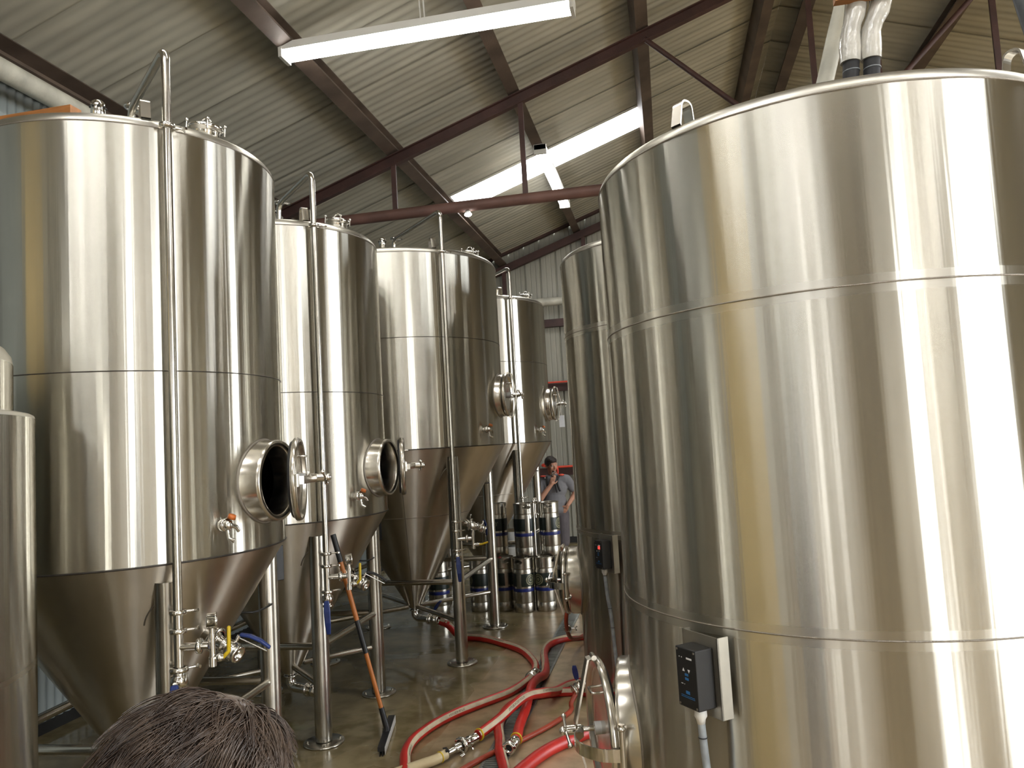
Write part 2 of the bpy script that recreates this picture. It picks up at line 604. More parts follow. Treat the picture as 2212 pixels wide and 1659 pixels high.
def text_mesh(txt, size):
    cu = bpy.data.curves.new('print', 'FONT')
    cu.body = txt
    cu.size = size
    cu.align_x = 'CENTER'
    cu.align_y = 'CENTER'
    o = bpy.data.objects.new('print', cu)
    COL.objects.link(o)
    dg = bpy.context.evaluated_depsgraph_get()
    me = bpy.data.meshes.new_from_object(o.evaluated_get(dg))
    vs = [v.co.copy() for v in me.vertices]
    fs = [tuple(p.vertices) for p in me.polygons]
    bpy.data.objects.remove(o)
    bpy.data.curves.remove(cu)
    bpy.data.meshes.remove(me)
    return vs, fs


# ------------------------------------------------------------------ the shed
RIDGE_X, EAVE_K = 1.70, 0.342
def roof_z(x):
    """underside of the roof sheets"""
    return EYE + 4.55 + EAVE_K * (x if x <= RIDGE_X else 2 * RIDGE_X - x)


fl = MB()
fl.box((XL - 0.2, YF - 6, -0.2), (XR + 8, YB + 0.2, 0))
structure(fl.build('floor', M['floor']))

# corrugated roof: waves run down the slope, each wave steps along y
SKYL = [(-2.84, -0.06, 10.38, 11.08, 'l'), (-2.84, -0.06, 0.2, 1.0, 'l'), (-2.84, -0.06, -3.6, -2.8, 'l'),  # only the first pane is known; the rest are unseen, added for light
        (3.5, 6.3, -4.0, -3.2, 'r'), (3.5, 6.3, -0.2, 0.6, 'r'), (3.5, 6.3, 4.0, 4.8, 'r')]
PITCHW = 0.118
def wave(y):
    return 0.0045 * math.cos(2 * PI * y / PITCHW)


roof = MB()
def sheet(x0, x1, y0, y1):
    n = max(2, int((y1 - y0) / PITCHW * 8))
    vs = []
    for i in range(n + 1):
        y = y0 + (y1 - y0) * i / n
        for x in (x0, x1):
            vs.append((x, y, roof_z(x) + 0.009 + wave(y)))
    roof.add(vs, [(2 * i, 2 * i + 1, 2 * i + 3, 2 * i + 2) for i in range(n)], True)


for side, xa, xb in (('l', XL - 0.15, RIDGE_X), ('r', RIDGE_X, XR + 0.15)):
    holes = sorted([s for s in SKYL if s[4] == side], key=lambda s: s[2])
    y = YF
    for x0, x1, y0, y1, _ in holes:
        sheet(xa, xb, y, y0)
        sheet(xa, x0, y0, y1)
        sheet(x1, xb, y0, y1)
        y = y1
    sheet(xa, xb, y, YB)
    # side laps of the sheets and a few rust runs
    for k in range(24):
        yy = YF + 0.35 + k * 0.838
        z0, z1 = roof_z(xa), roof_z(xb)
        inhole = [h for h in holes if h[2] - 0.05 < yy < h[3] + 0.05]
        if not inhole and yy < YB - 0.05:
            roof.add([(xa, yy, z0 - 0.004), (xb, yy, z1 - 0.004), (xb, yy + 0.03, z1 + 0.004), (xa, yy + 0.03, z0 + 0.004)], [(0, 1, 2, 3)])
ceiling = structure(roof.build('ceiling', M['roof']))
for i, (x0, x1, y0, y1, side) in enumerate(SKYL):
    p = MB()
    n = int((y1 - y0) / PITCHW * 6)
    vs = []
    for k in range(n + 1):
        yy = y0 + (y1 - y0) * k / n
        for x in (x0, x1):
            vs.append((x, yy, roof_z(x) + 0.012 + wave(yy)))
    p.add(vs, [(2 * k, 2 * k + 1, 2 * k + 3, 2 * k + 2) for k in range(n)], True)
    structure(p.build('window_glow_%d' % (i + 1), M['pane']))


def rib_profile(u, pitch=0.30):
    """wide pans with a narrow groove and two swages"""
    t = (u / pitch) % 1.0
    if t < 0.05 or t > 0.95:
        return -0.035
    if 0.32 < t < 0.36 or 0.64 < t < 0.68:
        return -0.007
    return 0.0


def ribbed_wall(name, m, p0, p1, ztop, zbot=0.1, holes=(), step=0.0075, inward=(0, 1, 0), prof=rib_profile):
    """sheet wall from p0 to p1 (xy); ztop is a function of (x, y); holes: (u0, u1, height)"""
    a, b = Vector((*p0, 0)), Vector((*p1, 0))
    d = (b - a)
    Ln = d.length
    d.normalize()
    w = MB()
    n = int(Ln / step)
    prev = None
    inn = Vector(inward)
    for i in range(n + 1):
        u = Ln * i / n
        p = a + d * u + inn * prof(u)
        zb = zbot
        for h in holes:
            if h[0] <= u <= h[1]:
                zb = h[2]
        cur = (p, zb, ztop(p.x, p.y))
        if prev is not None:
            z0 = max(prev[1], cur[1])
            w.add([(prev[0].x, prev[0].y, z0), (cur[0].x, cur[0].y, z0), (cur[0].x, cur[0].y, cur[2]), (prev[0].x, prev[0].y, prev[2])], [(0, 1, 2, 3)])
        prev = cur
    return structure(w.build(name, m))


def corr_profile(u):
    return 0.009 * math.cos(2 * PI * u / 0.0762)


ztop = lambda x, y: roof_z(x) + 0.02
ribbed_wall('wall_back', M['wall'], (XL, YB), (XR, YB), ztop, 0.1, inward=(0, -1, 0))
ribbed_wall('wall_left', M['wall_blue'], (XL, YF), (XL, YB), ztop, 0.0, inward=(1, 0, 0), prof=corr_profile, holes=[(6.9, 7.5, 99)] and [])
ribbed_wall('wall_right', M['wall'], (XR, YF), (XR, YB), ztop, 0.06, holes=[(a - YF, b - YF, h) for a, b, h in [RDOOR] + SIDE_DOORS], inward=(-1, 0, 0))
ribbed_wall('wall_front', M['wall_white'], (XL, YF), (XR, YF), ztop, 0.0, holes=[(FDOOR[0] - XL, FDOOR[1] - XL, FDOOR[2])], step=0.02, inward=(0, 1, 0))
for nm, a, b in (('baseboard_back', (XL, YB - 0.02, 0), (XR, YB + 0.1, 0.11)), ('baseboard_left', (XL - 0.1, YF, 0), (XL + 0.02, YB, 0.08)),
                 ('baseboard_right', (XR - 0.02, RDOOR[1], 0), (XR + 0.1, 3.8, 0.08))):
    b_ = MB()
    b_.box(a, b)
    structure(b_.build(nm, M['dark']))
# tan sliding timber door on the left wall, behind the camera
d_ = MB()
for k in range(16):
    y0 = -2.3 + k * 0.16
    d_.box((XL + 0.02, y0, 0.02), (XL + 0.06, y0 + 0.152, 4.0))
d_.box((XL + 0.02, -2.35, 3.95), (XL + 0.08, 0.3, 4.1))
structure(d_.build('door_1', M['tan_board']))
d_ = MB()
d_.box((XL + 0.02, -5.7, 0.02), (XL + 0.06, -2.45, 4.1))  # added white sheet, unseen; brightens the left wall's reflection in the big tank
structure(d_.build('added_white_sheet', M['wall_white']))
for i_, (x0, x1) in enumerate(((-2.62, -2.50), (-1.42, -1.34), (5.6, 5.75))):  # unseen bright strips added to draw thin streaks on the tanks
    wn = MB()
    wn.box((x0, YF + 0.03, 0.6), (x1, YF + 0.045, 3.6))
    structure(wn.build('window_glow_%d' % (7 + i_), M['pane']))
for i_, (x0, x1) in enumerate(((-4.0, -2.75), (-2.35, -1.55), (-1.2, 0.05), (2.2, 3.7))):  # unseen glowing panels added to brighten the front wall's reflection in the tanks
    wn = MB()
    wn.box((x0, YF + 0.03, 2.2), (x1, YF + 0.045, 3.5))
    structure(wn.build('window_glow_%d' % (10 + i_), M['glow_panel']))
d_ = MB()  # unseen dark slatted panel added for a dark reflected band on the tank
for k in range(30):
    d_.box((0.3, YF + 0.03, 0.02 + k * 0.12), (1.8, YF + 0.055, 0.13 + k * 0.12))
structure(d_.build('added_dark_panel', mat('dark_grey_slats', (0.16, 0.155, 0.135), 0.5, noise=(2, 0.2))))


# purlins: lipped channels along the shed under the sheets
def purlin(x, side=1, name='purlin', label='', m=None):
    """C channel; x = where its inner top corner meets the sheets"""
    s = math.atan(EAVE_K) * (1 if side > 0 else -1)
    ca, sa = math.cos(s), math.sin(s)
    dn = Vector((sa, 0, -ca))          # away from the sheets
    lf = Vector((-ca, 0, -sa)) if side > 0 else Vector((ca, 0, -sa))
    if side < 0:
        lf = Vector((ca, 0, sa))
        dn = Vector((sa, 0, -ca))
    o = Vector((x, 0, roof_z(x)))
    D, W, t = 0.205, 0.135, 0.012
    p = MB()

    def bar(u0, u1, v0, v1):
        q = [o + lf * u + dn * v for u, v in ((u0, v0), (u1, v0), (u1, v1), (u0, v1))]
        vs = [(c.x, YF + 0.02, c.z) for c in q] + [(c.x, YB - 0.03, c.z) for c in q]
        p.add(vs, [(3, 2, 1, 0), (4, 5, 6, 7), (0, 1, 5, 4), (1, 2, 6, 5), (2, 3, 7, 6), (3, 0, 4, 7)])
    bar(0, W, 0, t)
    bar(W - t, W, t, D)
    bar(0.0, W - t, D - t, D)
    bar(0.0, t, D - 0.035, D - t)
    return tag(p.build(name, m or M['purlin']), label, 'roof beam', 'purlins under the roof sheets')


purlin(-4.37, 1, label='dark red-brown steel beam along the left eave above the white pipe')
purlin(-2.85, 1, label='brown steel purlin nearest the left tanks, running to the top corner of the back wall')
purlin(-1.41, 1, label='brown steel purlin behind the right half of the long hanging lamp')
purlin(0.03, 1, label='brown steel purlin touching the upper end of the bright roof panel')
purlin(1.47, 1, label='brown steel purlin just left of the pale ridge strip')
purlin(2 * RIDGE_X - 1.47, -1, label='brown steel purlin just right of the pale ridge strip')
purlin(2 * RIDGE_X - 0.03, -1, label='brown steel purlin on the far roof slope, above the big right tank')
purlin(2 * RIDGE_X + 1.41, -1, label='brown steel purlin low on the far roof slope')
purlin(2 * RIDGE_X + 2.85, -1, label='brown steel purlin lowest on the far roof slope')


def truss(y, label):
    t = thing('roof_truss', label, 'roof truss', (0, y, 0))
    zt = EYE + 2.64
    zr = lambda x: EYE + 4.24 + EAVE_K * (x if x <= RIDGE_X else 2 * RIDGE_X - x)
    for s, xa in ((1, XL + 0.03), (-1, XR - 0.03)):
        b = MB()
        A, B = Vector((xa, 0, zr(xa))), Vector((RIDGE_X, 0, zr(RIDGE_X)))
        d = (B - A).normalized()
        n = Vector((0, 1, 0)).cross(d)
        if n.z < 0:
            n = -n
        X = frame(d, Vector((0, 1, 0)), d.cross(Vector((0, 1, 0))), A)
        Ln = (B - A).length
        h = 0.055
        sg = 1 if (X.to_3x3() @ Vector((0, 0, 1))).z > 0 else -1
        b.box((0, -0.045, h * sg - 0.006), (Ln, 0.045, h * sg + 0.006), X)
        b.box((0, -0.006, -h), (Ln, 0.006, h), X)
        b.box((0, -0.035, -h * sg - 0.006), (Ln, 0.035, -h * sg + 0.006), X)
        b.build('rafter', M['oxide'], t)
    b = MB()
    b.tube([(XL + 0.05, 0, zt), (XR - 0.05, 0, zt)], 0.062, 20)
    b.build('tie_rod', M['oxide_pale'], t)
    for x in (-2.84, -1.34, 1.72, 2.33, 3.41, 4.74, 6.24):
        b = MB()
        b.box((x - 0.028, -0.02, zt + 0.05), (x + 0.028, 0.004, zr(x) + 0.02))
        b.build('hanger', M['oxide'], t)
    for xa, xb in ((0.05, 1.66), (3.35, 1.78)):
        b = MB()
        b.tube([(xa, 0.0, zr(xa) - 0.03), (xb, 0.0, zt + 0.03)], 0.028, 10)
        b.build('diagonal_web', M['oxide'], t)
    for x in (XL + 0.12, XR - 0.12):
        b = MB()
        b.box((x - 0.08, -0.06, 0), (x + 0.08, -0.05, zr(x)))
        b.box((x - 0.08, 0.05, 0), (x + 0.08, 0.06, zr(x)))
        b.box((x - 0.005, -0.05, 0), (x + 0.005, 0.05, zr(x)))
        b.build('column', M['oxide'], t)
    return t


truss(8.0, 'red-brown steel roof truss crossing the shed with a round tie rod and thin hangers')
truss(2.0, 'red-brown steel roof truss above the camera, outside the picture')
truss(-4.0, 'red-brown steel roof truss behind the camera, outside the picture')
# gable framing on the back wall
g = thing('gable_frame', 'red-brown steel frame of the back gable with a sloping rafter and posts', 'roof frame', (0, YB - 0.09, 0))
for s, xa in ((1, XL + 0.02), (-1, XR - 0.02)):
    b = MB()
    zr = lambda x: EYE + 4.24 + EAVE_K * (x if x <= RIDGE_X else 2 * RIDGE_X - x)
    for (lo, hi) in ((-0.07, 0.07), (0.27, 0.325)):
        vs = []
        for x in (xa, RIDGE_X):
            for (yy, dz) in ((-0.05, lo), (0.05, lo), (0.05, hi), (-0.05, hi)):
                vs.append((x, yy, zr(x) + dz))
        b.add(vs, [(0, 1, 2, 3), (7, 6, 5, 4), (0, 4, 5, 1), (1, 5, 6, 2), (2, 6, 7, 3), (3, 7, 4, 0)])
    b.build('rafter', M['oxide'], g)
for x in (-2.84, -1.30, 0.2, 1.72, 3.4, 5.0):
    b = MB()
    b.box((x - 0.035, -0.03, 0.1), (x + 0.035, 0.03, EYE + 4.2 + EAVE_K * min(x, 2 * RIDGE_X - x)))
    b.build('post', M['oxide'], g)
for zz, nm, lab in ((1.31, 'wall_girt', 'dark steel girt on the back wall at head height behind the man'),
                    (2.86, 'wall_girt', 'dark steel girt on the back wall with a red hose lying on it'),
                    (4.06, 'wall_girt', 'dark steel girt on the back wall just under the white pipe')):
    b = MB()
    b.box((XL + 0.02, YB - 0.16, zz - 0.07), (XR, YB - 0.03, zz - 0.058))
    b.box((XL + 0.02, YB - 0.16, zz - 0.058), (XR, YB - 0.148, zz + 0.07))
    b.box((XL + 0.02, YB - 0.148, zz + 0.058), (XR, YB - 0.03, zz + 0.07))
    tag(b.build(nm, M['oxide']), lab, 'wall rail', 'girts on the back wall')

# long insulated pipe along the left eave and across the back wall
b = MB()
b.tube(rounded([(-4.28, -5.5, 4.66), (-4.28, 13.0, 4.60), (-4.0, 13.72, 4.44), (7.2, 13.72, 4.42)], 0.18), 0.075, 20)
pipe = tag(b.build('insulated_pipe', M['pipewrap']), 'dusty white insulated pipe running along the left eave and across the back wall', 'pipe')
b = MB()
b.box((XL + 0.01, -5.9, 4.36), (XL + 0.07, 13.9, 4.44))
tag(b.build('wall_rail', M['wall_blue']), 'pale green-grey rail along the top of the left wall below the pipe', 'wall rail')
b = MB()
b.box((-4.52, 3.86, 4.01), (-3.42, 3.95, 4.095))
tag(b.build('timber_bracket', M['timber']), 'orange timber under the white pipe, behind the top of the nearest tall left tank', 'timber')
b = MB()
b.box((0.845, 3.40, 3.725), (1.45, 3.445, 3.815))
tag(b.build('timber_batten', M['timber']), 'orange timber batten holding the wrapped pipes above the big right tank', 'timber')


# ------------------------------------------------------------------ lamps
def tube_lamp(name, label, x0, x1, loc, rz, cords=None, group='fluorescent lamps under the roof'):
    """twin-tube batten along local x; loc = its middle"""
    t = thing(name, label, 'lamp', loc, rz, group)
    L_ = x1 - x0
    b = MB()
    b.box((x0, -0.075, 0.032), (x1, 0.075, 0.095))
    b.build('batten_housing', M['white'], t)
    for yy in (-0.045, 0.045):
        b = MB()
        b.tube([(x0 + 0.03, yy, 0.0), (x1 - 0.03, yy, 0.0)], 0.022, 12)
        b.build('fluorescent_tube', M['tube_light'], t)
    for xx in (x0, x1 - 0.035):
        b = MB()
        b.box((xx, -0.082, -0.03), (xx + 0.03, 0.082, 0.10))
        b.build('end_cap', M['whiteplastic'], t)
    for cx, dx, h in (cords or []):
        b = MB()
        b.tube(smooth_path([(cx, 0, 0.08), (cx + dx * 0.4, 0, 0.08 + h * 0.4), (cx + dx, 0, 0.08 + h)], 0.1), 0.007, 8)
        b.build('hanging_cord', M['whiteplastic'], t)
    return t


tube_lamp('fluorescent_lamp', 'long bright fluorescent lamp hanging across the top of the photo', -1.22, 1.22, (-1.69, 5.6, 5.18), 0,
          [(0.02, -0.02, roof_z(-1.69) - 5.26 - 0.02), (-0.015, -0.015, roof_z(-1.7) - 5.26 - 0.02)])
tube_lamp('fluorescent_lamp', 'fluorescent lamp pointing to the back wall in front of the bright roof panel', -1.22, 1.22, (-1.37, 10.72, 5.63), PI / 2,
          [(0.9, 0, 0.08), (-0.9, 0, 0.08)])
# unseen lamps added above and behind the camera to brighten the shed
for (x, y, rz) in ((-1.69, 3.1, 0), (-1.69, 0.9, 0), (-1.69, -2.2, 0), (1.6, 1.4, 0), (4.9, 0.4, 0), (4.9, 5.6, 0), (4.9, -3.4, 0)):
    tube_lamp('fluorescent_lamp', 'unseen fluorescent lamp added under the roof to brighten the shed', -1.22, 1.22, (x, y, 5.18), rz,
              [(0.0, 0, roof_z(x) - 5.28)])
b = thing('bulkhead_lamp', 'small round white lamp under the tie rod beside the third left tank', 'lamp', (-2.0, 8.0, EYE + 2.64 - 0.062))
q = MB()
q.cyl((0, 0, 0), (0, 0, -0.02), 0.03)
q.build('lamp_base', M['white'], b)
q = MB()
q.ball((0, 0, -0.035), (0.042, 0.03, 0.024))
q.build('bulb', M['bulb'], b)


# ------------------------------------------------------------------ tanks
def shell_mesh(R, z0, z1, hole=None, n=168, dz=0.03):
    """rolled sheet; hole = (angle, z, radius)"""
    rows = max(2, int((z1 - z0) / dz))
    vs = []
    for i in range(rows + 1):
        z = z0 + (z1 - z0) * i / rows
        for j in range(n):
            g = 2 * PI * j / n
            vs.append((R * math.cos(g), R * math.sin(g), z))
    fs = []
    for i in range(rows):
        for j in range(n):
            if hole:
                zc = z0 + (z1 - z0) * (i + 0.5) / rows
                g = 2 * PI * (j + 0.5) / n
                dg = (g - hole[0] + PI) % (2 * PI) - PI
                if abs(dg) < PI / 2 and math.hypot(R * math.sin(dg), zc - hole[1]) < hole[2]:
                    continue
            q = (j + 1) % n
            fs.append((i * n + j, i * n + q, (i + 1) * n + q, (i + 1) * n + j))
    return MB().add(vs, fs, True)


def lug(parent, ang, R, z, w=0.042, h=0.10, tilt=0.0):
    """lifting eye: a flat bar bent over, standing on the rim"""
    b = MB()
    ca, sa = math.cos(ang), math.sin(ang)
    out, tan = Vector((ca, sa, 0)), Vector((-sa, ca, 0))
    path = rounded([(-0.04, 0), (-0.028, h), (0.028, h), (0.05, 0.0)], 0.03, 6)
    pts = [(p.x, p.y) for p in path]
    vs = []
    for (x, y) in pts:
        for s in (-1, 1):
            for t in (0, 0.007):
                vs.append(out * (R - 0.06 + x * (1 - t * 18)) + tan * (s * w / 2) + Vector((0, 0, z + y - t)))
    fs = []
    for i in range(len(pts) - 1):
        a, c = 4 * i, 4 * i + 4
        fs += [(a, a + 2, c + 2, c), (a + 1, c + 1, c + 3, a + 3), (a, c, c + 1, a + 1), (a + 2, a + 3, c + 3, c + 2)]
    b.add(vs, fs, False)
    return b.build('lifting_lug', M['neck'], parent)


def clamp(parent, c, r, d=(0, 0, 1), wing=(1, 0, 0), name='pipe_clamp'):
    """hinged ferrule clamp round a pipe with a wing nut"""
    b = MB()
    X = axis_to(d, c)
    b.lathe([(r, -0.011), (r + 0.014, -0.009), (r + 0.016, 0), (r + 0.014, 0.009), (r, 0.011)], X, 24)
    w = Vector(wing).normalized()
    p = Vector(c) + w * (r + 0.012)
    b.cyl(p, p + w * 0.045, 0.005)
    q = p + w * 0.035
    s = Vector(d).normalized().cross(w)
    b.tube([q - s * 0.02 + w * 0.012, q, q + s * 0.02 + w * 0.012], [0.007, 0.006, 0.007], 8)
    return b.build(name, M['chrome'], parent)


def butterfly(parent, c, d, hd, L_=0.19, r=0.024, hm=None, droop=0.0, roll=(0, 0, 1)):
    """butterfly valve: body between ferrules on axis d, sleeved lever along hd"""
    c, d, hd = Vector(c), Vector(d).normalized(), Vector(hd).normalized()
    b = MB()
    X = axis_to(d, c)
    b.lathe([(r, -0.05), (r + 0.012, -0.05), (r + 0.012, -0.04), (r + 0.002, -0.036), (r + 0.004, -0.024), (r + 0.014, -0.022), (r + 0.014, 0.022), (r + 0.004, 0.024), (r + 0.002, 0.036), (r + 0.012, 0.04), (r + 0.012, 0.05), (r * 0.8, 0.05), (r * 0.8, -0.05), (r, -0.05)], X, 24)
    side = Vector(roll) - d * Vector(roll).dot(d)
    side = side.normalized() if side.length > 1e-3 else d.orthogonal().normalized()
    b.cyl(c + side * r, c + side * (r + 0.045), 0.009)
    v = b.build('butterfly_valve', M['chrome'], parent)
    h = MB()
    s = c + side * (r + 0.05)
    w = hd.cross(side).normalized()
    pts = [(0.0, 0.0), (0.3, 0.012), (0.65, 0.012), (1.0, 0.0)]
    vs, wd = [], [0.016, 0.021, 0.019, 0.013]
    for (t, k), ww in zip(pts, wd):
        o = s + hd * (t * L_) + side * k
        for a_, b_ in ((-1, -1), (1, -1), (1, 1), (-1, 1)):
            vs.append(o + w * a_ * ww + side * b_ * 0.008)
    fs = [(3, 2, 1, 0), (12, 13, 14, 15)]
    for i in range(3):
        for j in range(4):
            fs.append((4 * i + j, 4 * i + (j + 1) % 4, 4 * i + 4 + (j + 1) % 4, 4 * i + 4 + j))
    h.add(vs, fs, False)
    ho = h.build('lever_sleeve', hm or M['blue'], v)
    md = ho.modifiers.new('rounding', 'BEVEL')
    md.width, md.segments = 0.006, 3
    l = MB()
    l.tube([s - side * 0.014, s + hd * (L_ * 0.5) - side * 0.018, s + hd * (L_ * 0.95) - side * 0.02], 0.004, 8)
    l.build('trigger_lever', M['chrome'], v)
    return v


def manway(parent, ang, z, R, r, out, swing=None, hinge=1, pivot=0.0, hw=0.019, turned=False):
    """round side manway: neck, rolled lip, dished door with strap yoke, hub and handles.
    swing: None = shut, else angle; hinge = +1 hinge on the counter-clockwise side"""
    ca, sa = math.cos(ang), math.sin(ang)
    ax, tn = Vector((ca, sa, 0)), Vector((-sa, ca, 0))
    X = frame(tn, Vector((0, 0, 1)), ax, Vector((0, 0, z)))           # local z = outwards
    inner = r - 0.028
    base = math.sqrt(max(R * R - r * r, 0)) - 0.02
    nk = MB()
    # the skirt follows the curved shell
    n = 64
    vs = []
    for j in range(n):
        g = 2 * PI * j / n
        x, y = r * math.cos(g), r * math.sin(g)
        zb = math.sqrt(R * R - x * x) - 0.006
        vs += [X @ Vector((x * 1.03, y * 1.03, zb)), X @ Vector((x, y, zb + 0.012)), X @ Vector((x, y, R + out - 0.02)), X @ Vector((x * 0.985, y * 0.985, R + out - 0.005)),
               X @ Vector((x * (r - 0.008) / r, y * (r - 0.008) / r, R + out)), X @ Vector((x * inner / r, y * inner / r, R + out - 0.004)),
               X @ Vector((x * (inner - 0.006) / r, y * (inner - 0.006) / r, R + out - 0.02)), X @ Vector((x * (inner - 0.006) / r, y * (inner - 0.006) / r, base))]
    fs = []
    for j in range(n):
        q = (j + 1) % n
        for k in range(7):
            fs.append((j * 8 + k, q * 8 + k, q * 8 + k + 1, j * 8 + k + 1))
    nk.add(vs, fs, True)
    no = nk.build('manway_neck', M['neck'], parent)
    wl = MB()
    P = []
    for j in range(n + 1):
        g = 2 * PI * j / n
        x, y = (r + 0.004) * math.cos(g), (r + 0.004) * math.sin(g)
        P.append(X @ Vector((x, y, math.sqrt(R * R - x * x) + 0.002)))
    wl.tube(P, 0.006, 8, False)
    wl.build('neck_weld', M['weld'], no)
    # door in its own frame: origin at its centre, local z outwards
    if swing is None:
        D = X @ Matrix.Translation((0, 0, R + out + 0.012))
    else:
        hx = hinge * (r + 0.02)
        D = X @ Matrix.Translation((hx, 0, R + out + 0.014 + pivot)) @ Matrix.Rotation(hinge * swing, 4, 'Y') @ Matrix.Translation((-hx, 0, 0))
    d = MB()
    rr = r + 0.004
    d.lathe([(0.0, 0.016), (r * 0.5, 0.014), (r * 0.82, 0.006), (r * 0.87, 0.012), (r * 0.92, 0.026), (rr - 0.008, 0.030), (rr, 0.018), (rr, 0.002), (rr - 0.01, -0.006), (r * 0.86, -0.008), (0.0, -0.002)], D, 64)
    do = d.build('manway_door', M['neck'], parent)
    gk = MB()
    gk.torus(r * 0.9, 0.010, D @ Matrix.Translation((0, 0, -0.009)), 56, 8)
    gk.build('door_gasket', M['gasket'], do)
    # wire pull handle
    h = MB()
    hy = r * 0.55
    h.tube([D @ Vector(p) for p in rounded([(-0.045, hy, 0.01), (-0.045, hy, 0.055), (0.045, hy, 0.055), (0.045, hy, 0.01)], 0.015)], 0.006, 8)
    h.build('pull_handle', M['chrome'], do)
    Y = D @ Matrix.Rotation(PI / 2, 4, 'Z') if turned else D
    # strap yoke: bowed flat bar from hinge side to latch side, hub in the middle
    y = MB()
    kx = r * 1.04
    bow = 0.095 if r < 0.25 else 0.125
    prof = [(kx, 0.03), (kx * 0.98, 0.055), (0.03, bow), (-0.03, bow), (-kx * 0.98, 0.055), (-kx, 0.03)]
    vs = []
    for (a, bq) in prof:
        for s in (-1, 1):
            for t in (0, 0.009):
                vs.append(Y @ Vector((s * hw, a, bq + t)))
    fs = []
    for i in range(len(prof) - 1):
        a, c = 4 * i, 4 * i + 4
        fs += [(a, a + 2, c + 2, c), (a + 1, c + 1, c + 3, a + 3), (a, c, c + 1, a + 1), (a + 2, a + 3, c + 3, c + 2)]
    fs += [(0, 1, 3, 2), (20, 22, 23, 21)]
    y.add(vs, fs)
    for s in (-1, 1):
        y.cyl(Y @ Vector((-0.03, s * kx, 0.032)), Y @ Vector((0.03, s * kx, 0.032)), 0.012)
    y.build('strap_yoke', M['neck'], do)
    s = MB()
    s.cyl(D @ Vector((0, 0, 0.01)), D @ Vector((0, 0, bow + 0.05)), 0.011)
    s.cyl(D @ Vector((0, 0, bow - 0.02)), D @ Vector((0, 0, bow + 0.045)), 0.021)
    s.ball(D @ Vector((0, 0, bow + 0.062)), 0.019)
    s.tube([D @ Vector((-0.085, 0.03, bow + 0.045)), D @ Vector((0.0, 0.0, bow + 0.05)), D @ Vector((0.085, -0.03, bow + 0.045))], 0.007, 10)
    s.ball(D @ Vector((-0.09, 0.031, bow + 0.045)), 0.012)
    s.ball(D @ Vector((0.09, -0.031, bow + 0.045)), 0.012)
    s.build('screw_handle', M['chrome'], do)
    wsh = MB()
    wsh.cyl(D @ Vector((0, 0, 0.014)), D @ Vector((0, 0, 0.045)), 0.028)
    wsh.build('nylon_washer', M['whiteplastic'], do)
    # hinge: pivot post and curved davit strap
    hg = MB()
    hx = hinge * (r + 0.02)
    pv = X @ Vector((hx, 0, R + out + pivot))
    hg.tube([pv + Vector((0, 0, -r * 0.42)), pv + Vector((0, 0, r * 0.42))], 0.013, 14)
    for k in (-0.36, 0.36):
        hg.tube([pv + Vector((0, 0, r * k)), X @ Vector((hinge * (r - 0.01), 0, R + out - 0.03)) + Vector((0, 0, r * k))], 0.010, 10)
        hg.ball(pv + Vector((0, 0, r * k)), (0.02, 0.02, 0.012))
    # flat curved davit strap from the pivot round to the hub
    arc = smooth_path([pv, D @ Vector((hinge * r * 0.98, 0, 0.075)), D @ Vector((hinge * r * 0.7, 0, bow * 1.15)), D @ Vector((hinge * r * 0.35, 0, bow * 1.2)), D @ Vector((hinge * 0.02, 0, bow * 0.8))], 0.01)
    vs = []
    for i, p in enumerate(arc):
        d_ = (arc[min(i + 1, len(arc) - 1)] - arc[max(i - 1, 0)]).normalized()
        q = d_.cross(Vector((0, 0, 1))).normalized() * 0.003
        for dz in (-hw * 0.85, hw * 0.85):
            vs += [p + q + Vector((0, 0, dz)), p - q + Vector((0, 0, dz))]
    fs = []
    for i in range(len(arc) - 1):
        a, c = 4 * i, 4 * i + 4
        fs += [(a, a + 2, c + 2, c), (a + 1, c + 1, c + 3, a + 3), (a, c, c + 1, a + 1), (a + 2, a + 3, c + 3, c + 2)]
    hg.add(vs, fs, False)
    hg.build('davit_hinge', M['chrome'], no)
    return no


